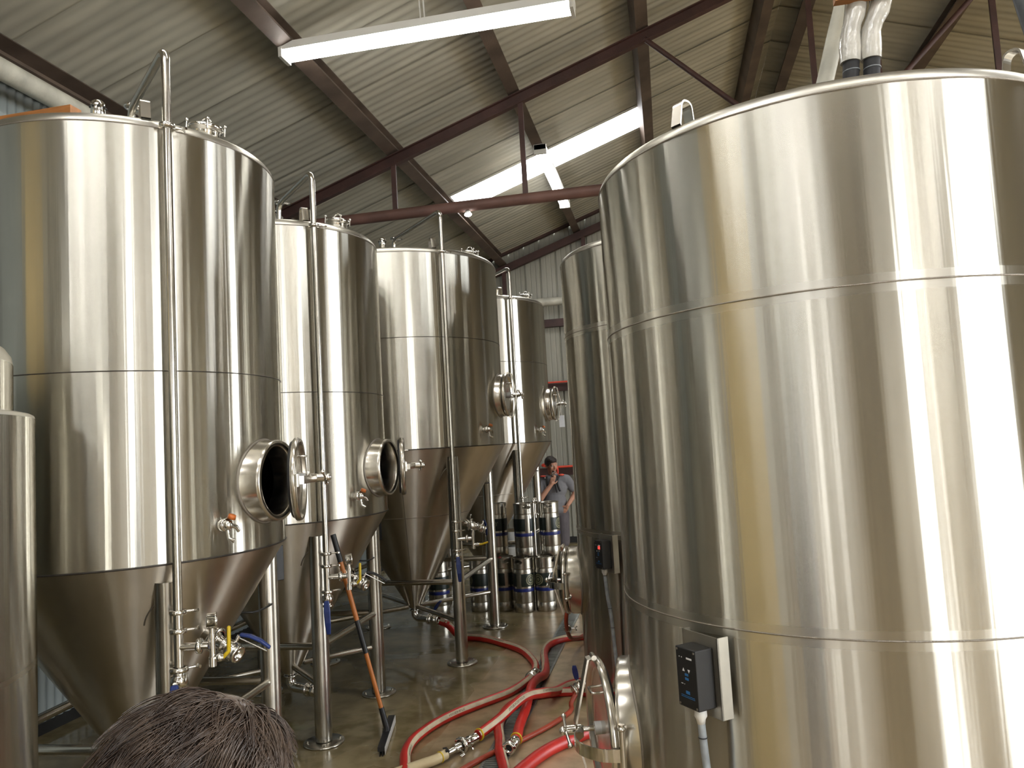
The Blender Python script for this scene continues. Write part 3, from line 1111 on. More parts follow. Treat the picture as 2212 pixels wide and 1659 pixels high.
def controller(parent, ang, R, z, name='temperature_controller', digits=None, conduit_to=None, w=0.105, h=0.20, dp=0.075, yaw=0.0, plate=True):
    """black control box on a folded steel plate, grey conduit below"""
    ca, sa = math.cos(ang + yaw), math.sin(ang + yaw)
    ax, tn = Vector((ca, sa, 0)), Vector((-sa, ca, 0))
    o = Vector((R * math.cos(ang), R * math.sin(ang), z))
    X = frame(tn, Vector((0, 0, 1)), ax, o)
    if plate:
        pl = MB()
        pl.box((-0.105, -0.135, 0.042), (0.078, 0.135, 0.048), X)
        pl.box((0.072, -0.135, 0.0), (0.078, 0.135, 0.048), X)
        pl.box((-0.105, -0.135, 0.0), (-0.099, 0.135, 0.048), X)
        pl.build('mounting_plate', M['boxplate'], parent)
    b = MB()
    b.box((-w / 2, -h / 2, 0.049), (w / 2, h / 2, 0.049 + dp), X)
    bo = b.build(name, M['black'], parent)
    md = bo.modifiers.new('rounding', 'BEVEL')
    md.width, md.segments = 0.004, 2
    f = 0.049 + dp + 0.0006
    k = MB()
    for sx in (-1, 1):
        for sy in (-1, 1):
            k.cyl(X @ Vector((sx * (w / 2 - 0.009), sy * (h / 2 - 0.009), f - 0.004)), X @ Vector((sx * (w / 2 - 0.009), sy * (h / 2 - 0.009), f + 0.001)), 0.004, n=10)
    k.build('corner_screw', M['weld'], bo)
    pr = MB()
    # arrow keys and dashes
    pr.prism([(-0.020, 0.022), (-0.008, 0.022), (-0.014, 0.033)], f, f + 0.0006, X)
    pr.prism([(0.008, 0.031), (0.020, 0.031), (0.014, 0.020)], f, f + 0.0006, X)
    for (x0, y0, x1, y1) in ((-0.034, 0.066, -0.030, 0.069), (-0.022, 0.066, -0.018, 0.069), (0.004, 0.065, 0.032, 0.071), (-0.03, -0.022, -0.02, -0.02), (-0.014, -0.022, -0.011, -0.02)):
        pr.box((x0, y0, f), (x1, y1, f + 0.0006), X)
    pr.build('key_print', M['paint_white'], bo)
    pb = MB()
    for (x0, y0, x1, y1) in ((-0.008, 0.008, 0.010, 0.016), (-0.008, -0.006, 0.010, 0.002), (-0.008, -0.052, 0.012, -0.042), (-0.034, -0.060, 0.036, -0.0585), (-0.034, -0.065, 0.036, -0.0635)):
        pb.box((x0, y0, f), (x1, y1, f + 0.0006), X)
    pb.build('logo_print', M['paint_blue'], bo)
    if digits:
        dg = MB()
        vs, fs = text_mesh(digits, 0.034)
        dg.add([X @ Vector((v.x + 0.012, v.y + 0.062 - 0.012, f + 0.0005)) for v in vs], fs)
        dg.build('display_digits', M['digit'], bo)
    # gland and conduit
    gl = MB()
    p = X @ Vector((0.012, -h / 2, 0.049 + dp / 2))
    gl.lathe([(0.0, 0.0), (0.021, 0.0), (0.022, -0.028), (0.016, -0.038), (0.013, -0.055), (0.0, -0.055)], Matrix.Translation(p), 20)
    gl.build('cable_gland', M['whiteplastic'], bo)
    if conduit_to is not None:
        c = MB()
        q = Vector((p.x, p.y, conduit_to))
        mid = (p + q) / 2 - ax * 0.03
        path = smooth_path([p - Vector((0, 0, 0.05)), p - Vector((0, 0, 0.2)) - ax * 0.01, mid, q - ax * 0.05], 0.04)
        c.tube(path, 0.0135, 14)
        co = c.build('conduit', M['conduit'], parent)
        t = MB()
        for s in (0.075, (p.z - q.z) * 0.45, (p.z - q.z) * 0.62):
            if s < p.z - q.z:
                i = min(range(len(path)), key=lambda i: abs(path[i].z - (p.z - s)))
                t.torus(0.0145, 0.002, Matrix.Translation(path[i]), 16, 6)
        t.build('cable_tie', M['black'], co)


def tank_top(root, R, zt, lid_ang, lug_angs, relief_ang=None, relief_r=0.78):
    d = MB()
    k = 0.05
    prof = [(R, zt)] + [(R - k + k * math.cos(t), zt + k * 1.0 * math.sin(t)) for t in (0.2, 0.45, 0.7, 0.95, 1.2, 1.4)]
    r0, z0 = prof[-1]
    prof += [(r0 * s, z0 + (0.11 if R < 0.9 else 0.13) * (1 - s) ** 0.9) for s in (0.85, 0.65, 0.4, 0.15)] + [(0.0, z0 + 0.125)]
    d.lathe(prof, None, 128)
    d.build('dome', M['dome'], root)
    s = MB()
    s.torus(R, 0.0035, Matrix.Translation((0, 0, zt)), 128, 6)
    s.build('rim_weld', M['weld'], root)
    for a in lug_angs:
        lug(root, a, R, zt + 0.045)
    if lid_ang is not None:
        c = Vector((math.cos(lid_ang), math.sin(lid_ang), 0)) * (R * 0.80) + Vector((0, 0, zt + 0.135))
        tilt = Matrix.Translation(c) @ Matrix.Rotation(0.10, 4, Vector((-math.sin(lid_ang), math.cos(lid_ang), 0)))
        l = MB()
        l.lathe([(0.0, 0.010), (0.06, 0.010), (0.080, 0.007), (0.086, 0.0), (0.086, -0.016), (0.078, -0.018), (0.072, -0.03), (0.072, -0.085), (0.0, -0.085)], tilt, 40)
        lo = l.build('top_lid', M['chrome'], root)
        h = MB()
        h.tube([tilt @ Vector(p) for p in smooth_path([(-0.026, 0.0, 0.006), (-0.024, 0.0, 0.036), (0, 0.0, 0.052), (0.024, 0.0, 0.036), (0.026, 0.0, 0.006)], 0.01)], 0.006, 10)
        h.build('lid_handle', M['chrome'], lo)
        for g in (0.6, 2.2, 4.0, 5.4):
            h = MB()
            p = Vector((0.092 * math.cos(g), 0.092 * math.sin(g), 0))
            h.cyl(tilt @ (p - Vector((0, 0, 0.03))), tilt @ (p + Vector((0, 0, 0.018))), 0.004)
            h.ball(tilt @ (p + Vector((0, 0, 0.02))), 0.009)
            h.build('lid_bolt', M['chrome'], lo)
    if relief_ang is not None:
        v = MB()
        c = Vector((math.cos(relief_ang), math.sin(relief_ang), 0)) * (R * relief_r) + Vector((0, 0, zt + 0.045))
        v.lathe([(0.0, 0.0), (0.032, 0.0), (0.032, 0.095), (0.028, 0.112), (0.015, 0.122), (0.0, 0.124)], Matrix.Translation(c), 24)
        vo = v.build('relief_valve', M['chrome'], root)
        for g in range(8):
            hq = MB()
            p = c + Vector((0.0318 * math.cos(g * PI / 4), 0.0318 * math.sin(g * PI / 4), 0.085))
            hq.ball(p, 0.007, 8)  # solid near-black dot painted for the shade inside a vent
            hq.build('vent_shade_dot', M['dark'], vo)


def fermenter(label, loc, R, zt, seam, zj, rho, pipe_ang, mw_z, swing, rail_z, black_racking=False, yellow_up=True, leg_turn=0.0, k=0.6, lug_a=-46, lid_a=-16, rel_a=-64, arm=(0.10, 0.355), rack=(-14, 0.40)):
    """tall cylinder on a 60 degree cone, four legs, cleaning pipe down the front"""
    root = thing('fermentation_tank', label, 'tank', loc, 0, 'conical fermentation tanks in the left row')
    sh = shell_mesh(R, zj, zt, (0.0, mw_z, 0.186) if swing is not None else None)
    ms = brushed('brushed_shell_steel_%d' % int(loc[1] * 10))
    sh.build('shell', ms, root)
    w = MB()
    w.torus(R + 0.0002, 0.0026, Matrix.Translation((0, 0, seam)), 128, 6)
    w.build('seam_weld', M['groove'], root)
    w = MB()
    w.torus(R, 0.005, Matrix.Translation((0, 0, zj)), 128, 6)
    w.build('cone_weld', M['groove'], root)
    zb = zj - (R - 0.05) / k
    c = MB()
    c.lathe([(R, zj), (R * 0.75 + 0.0125, zj - (R - 0.05) * 0.25 / k), (R * 0.5 + 0.025, zj - (R - 0.05) * 0.5 / k), (R * 0.25 + 0.0375, zj - (R - 0.05) * 0.75 / k), (0.05, zb)], None, 128)
    c.build('cone', M['cone'], root)
    if R > 0.9:
        s = MB()
        zz = zj - 0.62
        s.torus(R - 0.62 * k + 0.001, 0.003, Matrix.Translation((0, 0, zz)), 96, 6)
        a = math.radians(-75)
        s.tube([Vector((math.cos(a) * (R + 0.002), math.sin(a) * (R + 0.002), zj)), Vector((math.cos(a) * 0.052, math.sin(a) * 0.052, zb))], 0.003, 6)
        s.build('cone_seam', M['weld'], root)
    tank_top(root, R, zt, math.radians(lid_a), [math.radians(lug_a), math.radians(lug_a + 180)], math.radians(rel_a), 0.78 if R < 0.9 else 0.85)
    # legs with plates
    q = 1.0
    lc = [(rho * math.cos(math.radians(g) + leg_turn), rho * math.sin(math.radians(g) + leg_turn)) for g in (-45, 45, 135, 225)]
    for sx, sy in lc:
        l = MB()
        top = zj - (R - rho) / k + 0.02
        l.tube([(sx * q, sy * q, 0.02), (sx * q, sy * q, top)], 0.055, 28)
        l.tube([(sx * q, sy * q, 0.014), (sx * q, sy * q, 0.07)], 0.040, 24)
        lo = l.build('leg', M['leg'], root)
        p = MB()
        p.lathe([(0.0, 0.0), (0.133, 0.0), (0.133, 0.010), (0.128, 0.014), (0.0, 0.014)], Matrix.Translation((sx * q, sy * q, 0)), 40)
        for g in range(4):
            p.cyl((sx * q + 0.105 * math.cos(g * PI / 2 + 0.5), sy * q + 0.105 * math.sin(g * PI / 2 + 0.5), 0.01), (sx * q + 0.105 * math.cos(g * PI / 2 + 0.5), sy * q + 0.105 * math.sin(g * PI / 2 + 0.5), 0.026), 0.009, n=8)
        p.build('foot_plate', M['leg'], lo)
        pad = MB()
        a = math.atan2(sy, sx)
        out = Vector((math.cos(a), math.sin(a), 0))
        tn = Vector((-math.sin(a), math.cos(a), 0))
        nrm = (out - Vector((0, 0, 0.6))).normalized()
        # reinforcing saddle where the leg meets the cone
        pts = []
        for t in range(0, 25):
            g = t / 24 * PI
            u, v = 0.075 * math.cos(g), 0.11 * math.sin(g)
            zz = top - 0.20 + v
            rr = R - (zj - zz) * k + 0.002
            pts.append(out * math.sqrt(max(rr * rr - u * u, 0)) + tn * u + Vector((0, 0, zz)))
        pad.tube(pts, 0.004, 6)
        pad.build('leg_saddle', M['weld'], lo)
    cs = lc
    for i in range(4):
        (x0, y0), (x1, y1) = cs[i], cs[(i + 1) % 4]
        d = Vector((x1 - x0, y1 - y0, 0)).normalized() * 0.05
        r_ = MB()
        r_.tube([(x0 + d.x, y0 + d.y, rail_z), (x1 - d.x, y1 - d.y, rail_z)], 0.024, 16)
        r_.build('rail', M['tube'], root)
        s = MB()
        rr = 0.05 + max(0.36 - zb, 0) * k + 0.012
        u = Vector((x0, y0, 0)).normalized()
        s.tube([u * rr + Vector((0, 0, 0.36)), u * (rho - 0.05) + Vector((0, 0, 0.36))], 0.022, 16)
        s.build('spoke', M['tube'], root)
    # outlet elbow under the cone
    o = MB()
    zlow = max(zb - 0.10, 0.10)
    o.tube(rounded([(0, 0, zb + 0.03), (0, 0, zlow), (0.17, -0.06, zlow)], 0.06), 0.034, 18)
    o.lathe([(0.034, -0.008), (0.05, -0.006), (0.05, 0.006), (0.034, 0.008)], axis_to((0.94, -0.34, 0), (0.165, -0.058, zlow)), 24)
    o.lathe([(0.034, -0.008), (0.05, -0.006), (0.05, 0.006), (0.034, 0.008)], axis_to((0, 0, 1), (0, 0, zb - 0.02)), 24)
    oo = o.build('outlet_elbow', M['chrome'], root)
    butterfly(root, (0.225, -0.081, zlow), (0.94, -0.34, 0), (0.3, -0.2, 0.35), 0.15, 0.03)
    # manway
    manway(root, 0.0, mw_z, R, 0.205, 0.085 if swing is not None else 0.05, swing, 1, -0.012 if swing is not None else 0.0, turned=swing is not None)
    # cleaning pipe: up the front, bent over to the middle of the dome
    ca, sa = math.cos(pipe_ang), math.sin(pipe_ang)
    rp = R + 0.06
    P = MB()
    top = zt + 0.365
    path = rounded([(ca * rp, sa * rp, 0.99), (ca * rp, sa * rp, top), (ca * arm[0], sa * arm[0], zt + arm[1]), (ca * (arm[0] - 0.03), sa * (arm[0] - 0.03), zt + 0.15)], 0.075, 10)
    P.tube(path, 0.0195, 18)
    po = P.build('cleaning_pipe', M['tube'], root)
    tang = Vector((-sa, ca, 0))
    clamp(po, (ca * rp, sa * rp, zt - 0.01), 0.021, (0, 0, 1), tang)
    br = MB()
    br.tube([(ca * (R - 0.01), sa * (R - 0.01), zt - 0.01), (ca * rp, sa * rp, zt - 0.01)], 0.008, 8)
    br.tube([(ca * (R - 0.01) + tang.x * 0.03, sa * (R - 0.01) + tang.y * 0.03, zt - 0.005), (ca * rp + tang.x * 0.06, sa * rp + tang.y * 0.06, zt - 0.005)], 0.006, 8)
    br.build('rim_bracket', M['chrome'], po)
    clamp(po, (ca * (arm[0] + 0.01), sa * (arm[0] + 0.01), zt + arm[1] + 0.005), 0.024, (0.1, 0.1, 1), tang)
    lx = Vector((lc[0][0], lc[0][1], 0))
    for zc in (1.235, 1.155):
        clamp(po, (ca * rp, sa * rp, zc), 0.021, (0, 0, 1), tang + Vector((ca, sa, 0)) * 0.2)
        h = MB()
        h.tube([(ca * (rp - 0.02), sa * (rp - 0.02), zc), lx + Vector((ca * 0.05, sa * 0.05, zc))], 0.006, 8)
        h.build('pipe_bracket', M['chrome'], po)
    # branch with gauge and ball valve
    zg = 1.085
    e = Vector((0.97, 0.24, 0))
    s0 = Vector((ca * rp, sa * rp, zg))
    g1 = MB()
    g1.tube([s0, s0 + e * 0.13], 0.017, 14)
    g1.lathe([(0.018, -0.012), (0.033, -0.008), (0.033, 0.008), (0.018, 0.012)], axis_to(e, s0 + e * 0.09), 20)
    go = g1.build('branch_pipe', M['chrome'], root)
    gx = s0 + e * 0.145
    g2 = MB()
    g2.tube([gx + Vector((0, 0, -0.085)), gx + Vector((0, 0, 0.075))], 0.0125, 12)
    g2.cyl(gx + Vector((0, 0, -0.09)), gx + Vector((0, 0, -0.05)), 0.017)
    g2.cyl(gx + Vector((0, 0, 0.03)), gx + Vector((0, 0, 0.05)), 0.017, n=6)
    g2.build('sight_pipe', M['chrome'], go)
    g3 = MB()
    gd = Vector((0.86, 0.50, 0)).normalized()
    gc = gx + Vector((0, 0, 0.105))
    g3.lathe([(0.0, -0.022), (0.030, -0.022), (0.034, -0.016), (0.034, 0.012), (0.037, 0.014), (0.037, 0.020), (0.031, 0.020), (0.031, 0.015), (0.0, 0.015)], axis_to(gd, gc), 28)
    gg = g3.build('pressure_gauge', M['chrome'], root)
    g4 = MB()
    g4.lathe([(0.0, 0.0155), (0.0305, 0.0155)], axis_to(gd, gc), 28)
    g4.build('gauge_dial', M['white'], gg)
    bv = MB()
    vc = gx + Vector((0, 0, -0.055))
    bv.cyl(vc, vc + e * 0.05, 0.013)
    bv.ball(vc + e * 0.03, 0.018)
    bo = bv.build('ball_valve', M['chrome'], root)
    hl = MB()
    hp = vc + e * 0.045
    hl.tube(rounded([hp, hp + e * 0.025 + Vector((0, 0, 0.025)), hp + e * 0.028 + Vector((0, 0, 0.125))] if yellow_up else [hp, hp + e * 0.03, hp + e * 0.08 + Vector((0, -0.02, 0.015))], 0.012), 0.0085, 10, round_ends=True)
    hl.build('yellow_lever', M['yellow'], bo)
    butterfly(root, (ca * rp, sa * rp, 0.945), (0, 0, 1), (0.05, -0.03, -1), 0.21, 0.022, roll=(0.35, -1, 0))
    clamp(root, (ca * rp, sa * rp, 0.99), 0.024, (0, 0, 1), tang, 'pipe_clamp')
    # sample tap low on the shell
    a = math.radians(-23.5)
    st = thing_part = MB()
    sp = Vector((math.cos(a), math.sin(a), 0))
    zs = zj + 0.145
    o0 = sp * R + Vector((0, 0, zs))
    st.lathe([(0.0, 0.05), (0.030, 0.05), (0.034, 0.03), (0.026, 0.02), (0.020, 0.0), (0.030, -0.004)], axis_to(sp, o0), 20)
    st.ball(o0 + sp * 0.055, 0.024)
    t2 = Vector((-sp.y, sp.x, 0))
    st.tube([o0 + sp * 0.055, o0 + sp * 0.06 + t2 * 0.04 + Vector((0, 0, -0.012)), o0 + sp * 0.06 + t2 * 0.055 + Vector((0, 0, -0.035))], [0.012, 0.010, 0.009], 10)
    st.tube([o0 + sp * 0.05, o0 + sp * 0.06 + Vector((0, 0, -0.06)), o0 + sp * 0.075 + t2 * 0.02 + Vector((0, 0, -0.075))], [0.010, 0.009, 0.012], 10)
    so = st.build('sample_tap', M['chrome'], root)
    cp = MB()
    cp.lathe([(0.0, 0.022), (0.017, 0.020), (0.020, 0.0), (0.0, 0.0)], axis_to(sp * 0.4 + t2 * 0.25 + Vector((0, 0, 1)), o0 + sp * 0.06 + t2 * 0.015 + Vector((0, 0, 0.028))), 18)
    cp.build('orange_cap', M['orange'], so)
    # racking valve on the cone
    a = math.radians(rack[0])
    zr = zj - rack[1]
    rr = R - (zj - zr) * k
    sp = Vector((math.cos(a), math.sin(a), 0))
    nr = (sp - Vector((0, 0, 0.42))).normalized()
    o0 = sp * rr + Vector((0, 0, zr))
    rv = MB()
    rv.lathe([(0.045, -0.03), (0.038, 0.0), (0.034, 0.03), (0.034, 0.05), (0.050, 0.054), (0.050, 0.070), (0.034, 0.074), (0.030, 0.10), (0.030, 0.135)], axis_to(nr, o0), 24)
    rv.build('racking_port', M['chrome'], root)
    clamp(root, o0 + nr * 0.062, 0.046, nr, (0.2, -0.5, 0.8), 'port_clamp')
    butterfly(root, o0 + nr * 0.175, nr, (0.75, 0.30, -0.45) if R < 0.9 else (0.05, 0.35, -1.0), 0.16, 0.030, M['black'] if black_racking else M['blue'], roll=(0.3, 0.3, 1))
    # control box at the back right, seen edge-on, with a loop of cable
    controller(root, math.radians(50), R - 0.10, zj - 0.17, yaw=math.radians(14), plate=False)
    cb = MB()
    a = math.radians(50)
    p = Vector((math.cos(a), math.sin(a), 0)) * (R - 0.02) + Vector((0, 0, zj - 0.32))
    rc = R - 0.33 * k - 0.01
    a2 = math.radians(30)
    cb.tube(smooth_path([p, p + Vector((0.01, 0, -0.06)), Vector((math.cos(a2) * (rc + 0.06), math.sin(a2) * (rc + 0.06), zj - 0.385)), Vector((math.cos(a2) * (rc - 0.035), math.sin(a2) * (rc - 0.035), zj - 0.38))], 0.02), 0.006, 8)
    cb.build('sensor_cable', M['black'], root)
    return root


T1 = fermenter('nearest tall fermentation tank at the left with its round door standing open', (-2.775, 3.541, 0), 0.755, 3.44, 2.305, 1.44, 0.69, math.radians(-40.5), 1.77, math.radians(20), 0.62, leg_turn=math.radians(3.5), k=0.64)
T2 = fermenter('second tall tank from the left, round door open, squeegee leaning on it', (-2.836, 5.245, 0), 0.755, 3.44, 2.305, 1.44, 0.684, math.radians(-44), 1.765, math.radians(20), 0.62, black_racking=True, k=0.62)
T3 = fermenter('third tall tank in the left row, wider, door shut, red hose at its foot', (-2.54, 7.168, 0), 0.97, 3.627, 2.862, 1.879, 0.909, math.radians(-48.5), 2.35, None, 0.70, yellow_up=False, lug_a=-51, lid_a=-8, rel_a=-80, arm=(-0.10, 0.40), rack=(12, 0.74))
T4 = fermenter('farthest tall tank in the left row, door shut, kegs stacked at its foot', (-2.444, 9.595, 0), 0.97, 3.627, 2.862, 1.879, 0.909, math.radians(-47), 2.35, None, 0.70, yellow_up=False, lug_a=-52, lid_a=-8, rel_a=-80, arm=(-0.10, 0.33), rack=(12, 0.80))

# low stepped tank at the left edge
t0 = thing('jacketed_tank', 'shorter stepped steel tank cut by the left edge of the photo', 'tank', (-2.75, 1.786, 0))
shell_mesh(0.755, 0.32, 2.07).build('jacket', brushed('brushed_jacket_steel', (1.25,), band=0.01), t0)
b = MB()
b.lathe([(0.755, 2.07), (0.752, 2.08), (0.742, 2.086), (0.69, 2.09)], None, 128)
b.build('jacket_lip', M['dome'], t0)
shell_mesh(0.69, 2.085, 2.262, None).build('inner_vessel', brushed('brushed_inner_steel', ()), t0)
b = MB()
b.lathe([(0.69, 2.262), (0.685, 2.29), (0.668, 2.315), (0.64, 2.33), (0.5, 2.38), (0.3, 2.42), (0.0, 2.44)], None, 128)
b.build('dome', M['dome'], t0)
b = MB()
b.lathe([(0.755, 0.32), (0.4, 0.24), (0.0, 0.2)], None, 96)
b.build('base_cone', M['cone'], t0)
for sx, sy in ((1, -1), (1, 1), (-1, 1), (-1, -1)):
    l = MB()
    l.tube([(sx * 0.46, sy * 0.46, 0.012), (sx * 0.46, sy * 0.46, 0.30)], 0.05, 24)
    l.lathe([(0.0, 0.0), (0.11, 0.0), (0.11, 0.012), (0.0, 0.012)], Matrix.Translation((sx * 0.46, sy * 0.46, 0)), 32)
    l.build('leg', M['leg'], t0)


def bright_tank(label, loc, R, zt, s1, s2, mw_z, mw_r, swing, lugs, ctrl, out=0.05, pivot=0.0):
    """wide upright tank standing low on short legs, manway at the bottom"""
    root = thing('bright_beer_tank', label, 'tank', loc, 0, 'wide upright tanks in the right row')
    shell_mesh(R, 0.075, zt, (PI, mw_z, mw_r - 0.018) if swing is not None else None, n=220).build('shell', brushed('brushed_bright_steel_%d' % int(loc[1] * 10), (s1, s2), band=0.034, wave=0.0035), root)
    for z in (s1, s2):
        w = MB()
        w.torus(R + 0.0005, 0.0032, Matrix.Translation((0, 0, z)), 160, 6)
        w.build('seam_weld', M['weld'], root)
    tank_top(root, R, zt, None, lugs)
    b = MB()
    b.lathe([(R, 0.075), (R - 0.02, 0.07), (R * 0.5, 0.078), (0.0, 0.08)], None, 96)
    b.build('base_dish', M['cone'], root)
    for k in range(6):
        g = k * PI / 3 + 0.5
        l = MB()
        x, y = (R - 0.2) * math.cos(g), (R - 0.2) * math.sin(g)
        l.tube([(x, y, 0.012), (x, y, 0.085)], 0.05, 20)
        l.lathe([(0.0, 0.0), (0.09, 0.0), (0.09, 0.012), (0.0, 0.012)], Matrix.Translation((x, y, 0)), 28)
        l.build('leg', M['leg'], root)
    manway(root, PI, mw_z, R, mw_r, out, swing, 1, pivot, 0.03)
    controller(root, ctrl[0], R, ctrl[1], digits=ctrl[2], conduit_to=0.25, yaw=ctrl[3])
    return root


R1 = bright_tank('huge wide steel tank filling the right side of the photo', (0.714, 3.51, 0), 0.955, 2.975, 2.33, 1.218, 0.60, 0.30, math.radians(16), [math.radians(-130), math.radians(-54)], (math.radians(-130), 1.06, None, math.radians(-12)), 0.06, -0.03)
R2 = bright_tank('tall wide steel tank half hidden behind the huge right tank', (0.114, 6.327, 0), 0.907, 3.32, 2.717, 1.175, 0.735, 0.27, None, [math.radians(-60), math.radians(120)], (math.radians(-129), 1.05, '18', math.radians(-14)), 0.085)

# wrapped glycol pipes coming down onto the big right tank
for (x, dx, lab) in ((0.90, 0.0, 'left one of two film-wrapped pipes with black foam ends above the big right tank'),
                     (0.985, 0.02, 'right one of two film-wrapped pipes with black foam ends above the big right tank')):
    p = thing('wrapped_pipe', lab, 'pipe', (x, 3.52, 0), 0, 'wrapped pipes above the big right tank')
    b = MB()
    b.tube(smooth_path([(-0.01, -0.05, 3.02), (-0.01, -0.05, 3.30), (0.005, -0.05, 3.51)], 0.05), 0.034, 18)
    fo = b.build('foam_end', M['foam'], p)
    b = MB()
    for z in (3.36, 3.43, 3.49):
        b.torus(0.0345, 0.0025, Matrix.Translation((0.0, -0.05, z)), 20, 6)
    b.build('tape_ring', M['conduit'], fo)
    b = MB()
    b.tube(smooth_path([(0.0, -0.05, 3.47), (0.01, -0.05, 3.60), (0.05 + dx, -0.04, 3.75), (0.09 + dx, 0.03, 4.1), (0.2 + dx, 0.5, 4.8), (0.3 + dx, 1.2, 5.4)], 0.05), [0.042 + 0.004 * math.sin(i * 1.7) for i in range(200)][:len(smooth_path([(0.0, -0.05, 3.47), (0.01, -0.05, 3.60), (0.05 + dx, -0.04, 3.75), (0.09 + dx, 0.03, 4.1), (0.2 + dx, 0.5, 4.8), (0.3 + dx, 1.2, 5.4)], 0.05))], 18)
    b.build('film_wrap', M['plasticwrap'], p)
b = MB()
b.tube(smooth_path([(0.74, 3.9, 3.04), (0.80, 3.9, 3.3), (0.92, 3.85, 3.72), (1.05, 3.8, 4.2), (1.2, 4.0, 5.0)], 0.06), 0.04, 18)
tag(b.build('plastic_pipe', M['pipewrap']), 'plain white pipe slanting down behind the two wrapped pipes', 'pipe')
b = MB()
b.tube(rounded([(2.12, 4.3, 0.0), (2.12, 4.3, 3.3), (1.84, 4.3, 4.9), (1.74, 4.3, 5.9)], 0.25), 0.048, 18)
tag(b.build('grey_duct', mat('dark_grey_pipe', (0.10, 0.11, 0.12), 0.5, noise=(12, 0.3))), 'dark grey pipe at the top right corner above the big right tank', 'pipe')

# ------------------------------------------------------------------ drain
dg_ = thing('drain_grate', 'narrow grey slotted drain running along the floor under the hoses', 'drain', (-1.15, 0, 0))
b = MB()
b.box((-0.075, -1.0, 0.0005), (0.075, 13.0, 0.0015))  # flat near-black sheet stands in for shade below the cover
b.build('channel', M['dark'], dg_)
b = MB()
for s in (-1, 1):
    b.box((s * 0.066 - 0.009, -1.0, 0.001), (s * 0.066 + 0.009, 13.0, 0.007))
y = -1.0
while y < 13.0:
    b.box((-0.06, y, 0.002), (0.06, y + 0.014, 0.006))
    y += 0.0245
b.build('slotted_cover', M['grate'], dg_)


# ------------------------------------------------------------------ hoses
def stripe(name, path, r, twist, half, parent, hand, txt=None, at=(), tsize=0.03):
    """cream stripe laid along one side of a hose, with printing"""
    P = path
    n = len(P)
    S = [0.0]
    for i in range(1, n):
        S.append(S[-1] + (P[i] - P[i - 1]).length)

    def fr(s):
        s = max(0.0, min(S[-1] - 1e-5, s))
        i = 0
        lo, hi = 0, n - 2
        while lo < hi:
            mid = (lo + hi + 1) // 2
            if S[mid] <= s:
                lo = mid
            else:
                hi = mid - 1
        i = lo
        t = (s - S[i]) / max(1e-9, S[i + 1] - S[i])
        d0 = (P[min(i + 1, n - 1)] - P[max(i - 1, 0)]).normalized()
        d1 = (P[min(i + 2, n - 1)] - P[i]).normalized()
        d = (d0 * (1 - t) + d1 * t).normalized()
        left = Vector((0, 0, 1)).cross(d).normalized() * hand
        upv = d.cross(left).normalized() * (1 if hand > 0 else -1)
        return P[i] * (1 - t) + P[i + 1] * t, left, upv

    def phi_at(s):
        for (s0, g0), (s1, g1) in zip(twist, twist[1:]):
            if s <= s1:
                t = max(0.0, (s - s0) / (s1 - s0))
                return g0 + (g1 - g0) * t
        return twist[-1][1]

    def pt(s, g, rr):
        g = g + phi_at(s)
        c, l, u = fr(s)
        return c + (l * math.cos(g) + u * math.sin(g)) * rr
    b = MB()
    k = 6
    vs, fs = [], []
    for i in range(n):
        for j in range(k + 1):
            vs.append(pt(S[i], -half + 2 * half * j / k, r))
    for i in range(n - 1):
        for j in range(k):
            fs.append((i * (k + 1) + j, i * (k + 1) + j + 1, (i + 1) * (k + 1) + j + 1, (i + 1) * (k + 1) + j))
    b.add(vs, fs, True)
    so = b.build('cream_stripe', M['cream'], parent)
    if txt:
        tv, tf = text_mesh(txt, tsize)
        for s0, flip in at:
            tb = MB()
            tb.add([pt(s0 + v.x * flip, v.y / r * flip, r + 0.0008) for v in tv], tf)
            tb.build('stripe_print', M['ink'], so)
    return so


def hose(label, pts, r, m, stripe_hand=None, txt=None, at=(), ribs=True, twist=((0, 0.6), (1, 0.6)), name='brewery_hose', group='hoses on the floor'):
    path = smooth_path(pts, 0.02)
    root = thing(name, label, 'hose', (0, 0, 0), 0, group)
    b = MB()
    k = len(path)
    dense = []
    if ribs:
        dense = smooth_path(pts, 0.006)
        b.tube(dense, [r * (1.0 + (0.018 if i % 2 else -0.012)) for i in range(len(dense))], 20)
    else:
        b.tube(path, r, 18)
    b.build('hose_body', m, root)
    if stripe_hand:
        stripe('cream_stripe', path, r * 1.03, twist, 0.46, root, stripe_hand, txt, at, r * 0.62)
    return root, path


def ferrule(parent, c, d, r, name='hose_coupling'):
    b = MB()
    c = Vector(c)
    d = Vector(d).normalized()
    X = axis_to(d, c)
    b.lathe([(r * 1.04, -0.12), (r * 1.06, -0.05), (r * 0.9, -0.045), (r * 0.9, -0.01), (r * 1.35, -0.008), (r * 1.35, 0.008), (r * 0.9, 0.01), (r * 0.72, 0.012), (r * 0.72, -0.12)], X, 28)
    o = b.build(name, M['chrome'], parent)
    return o


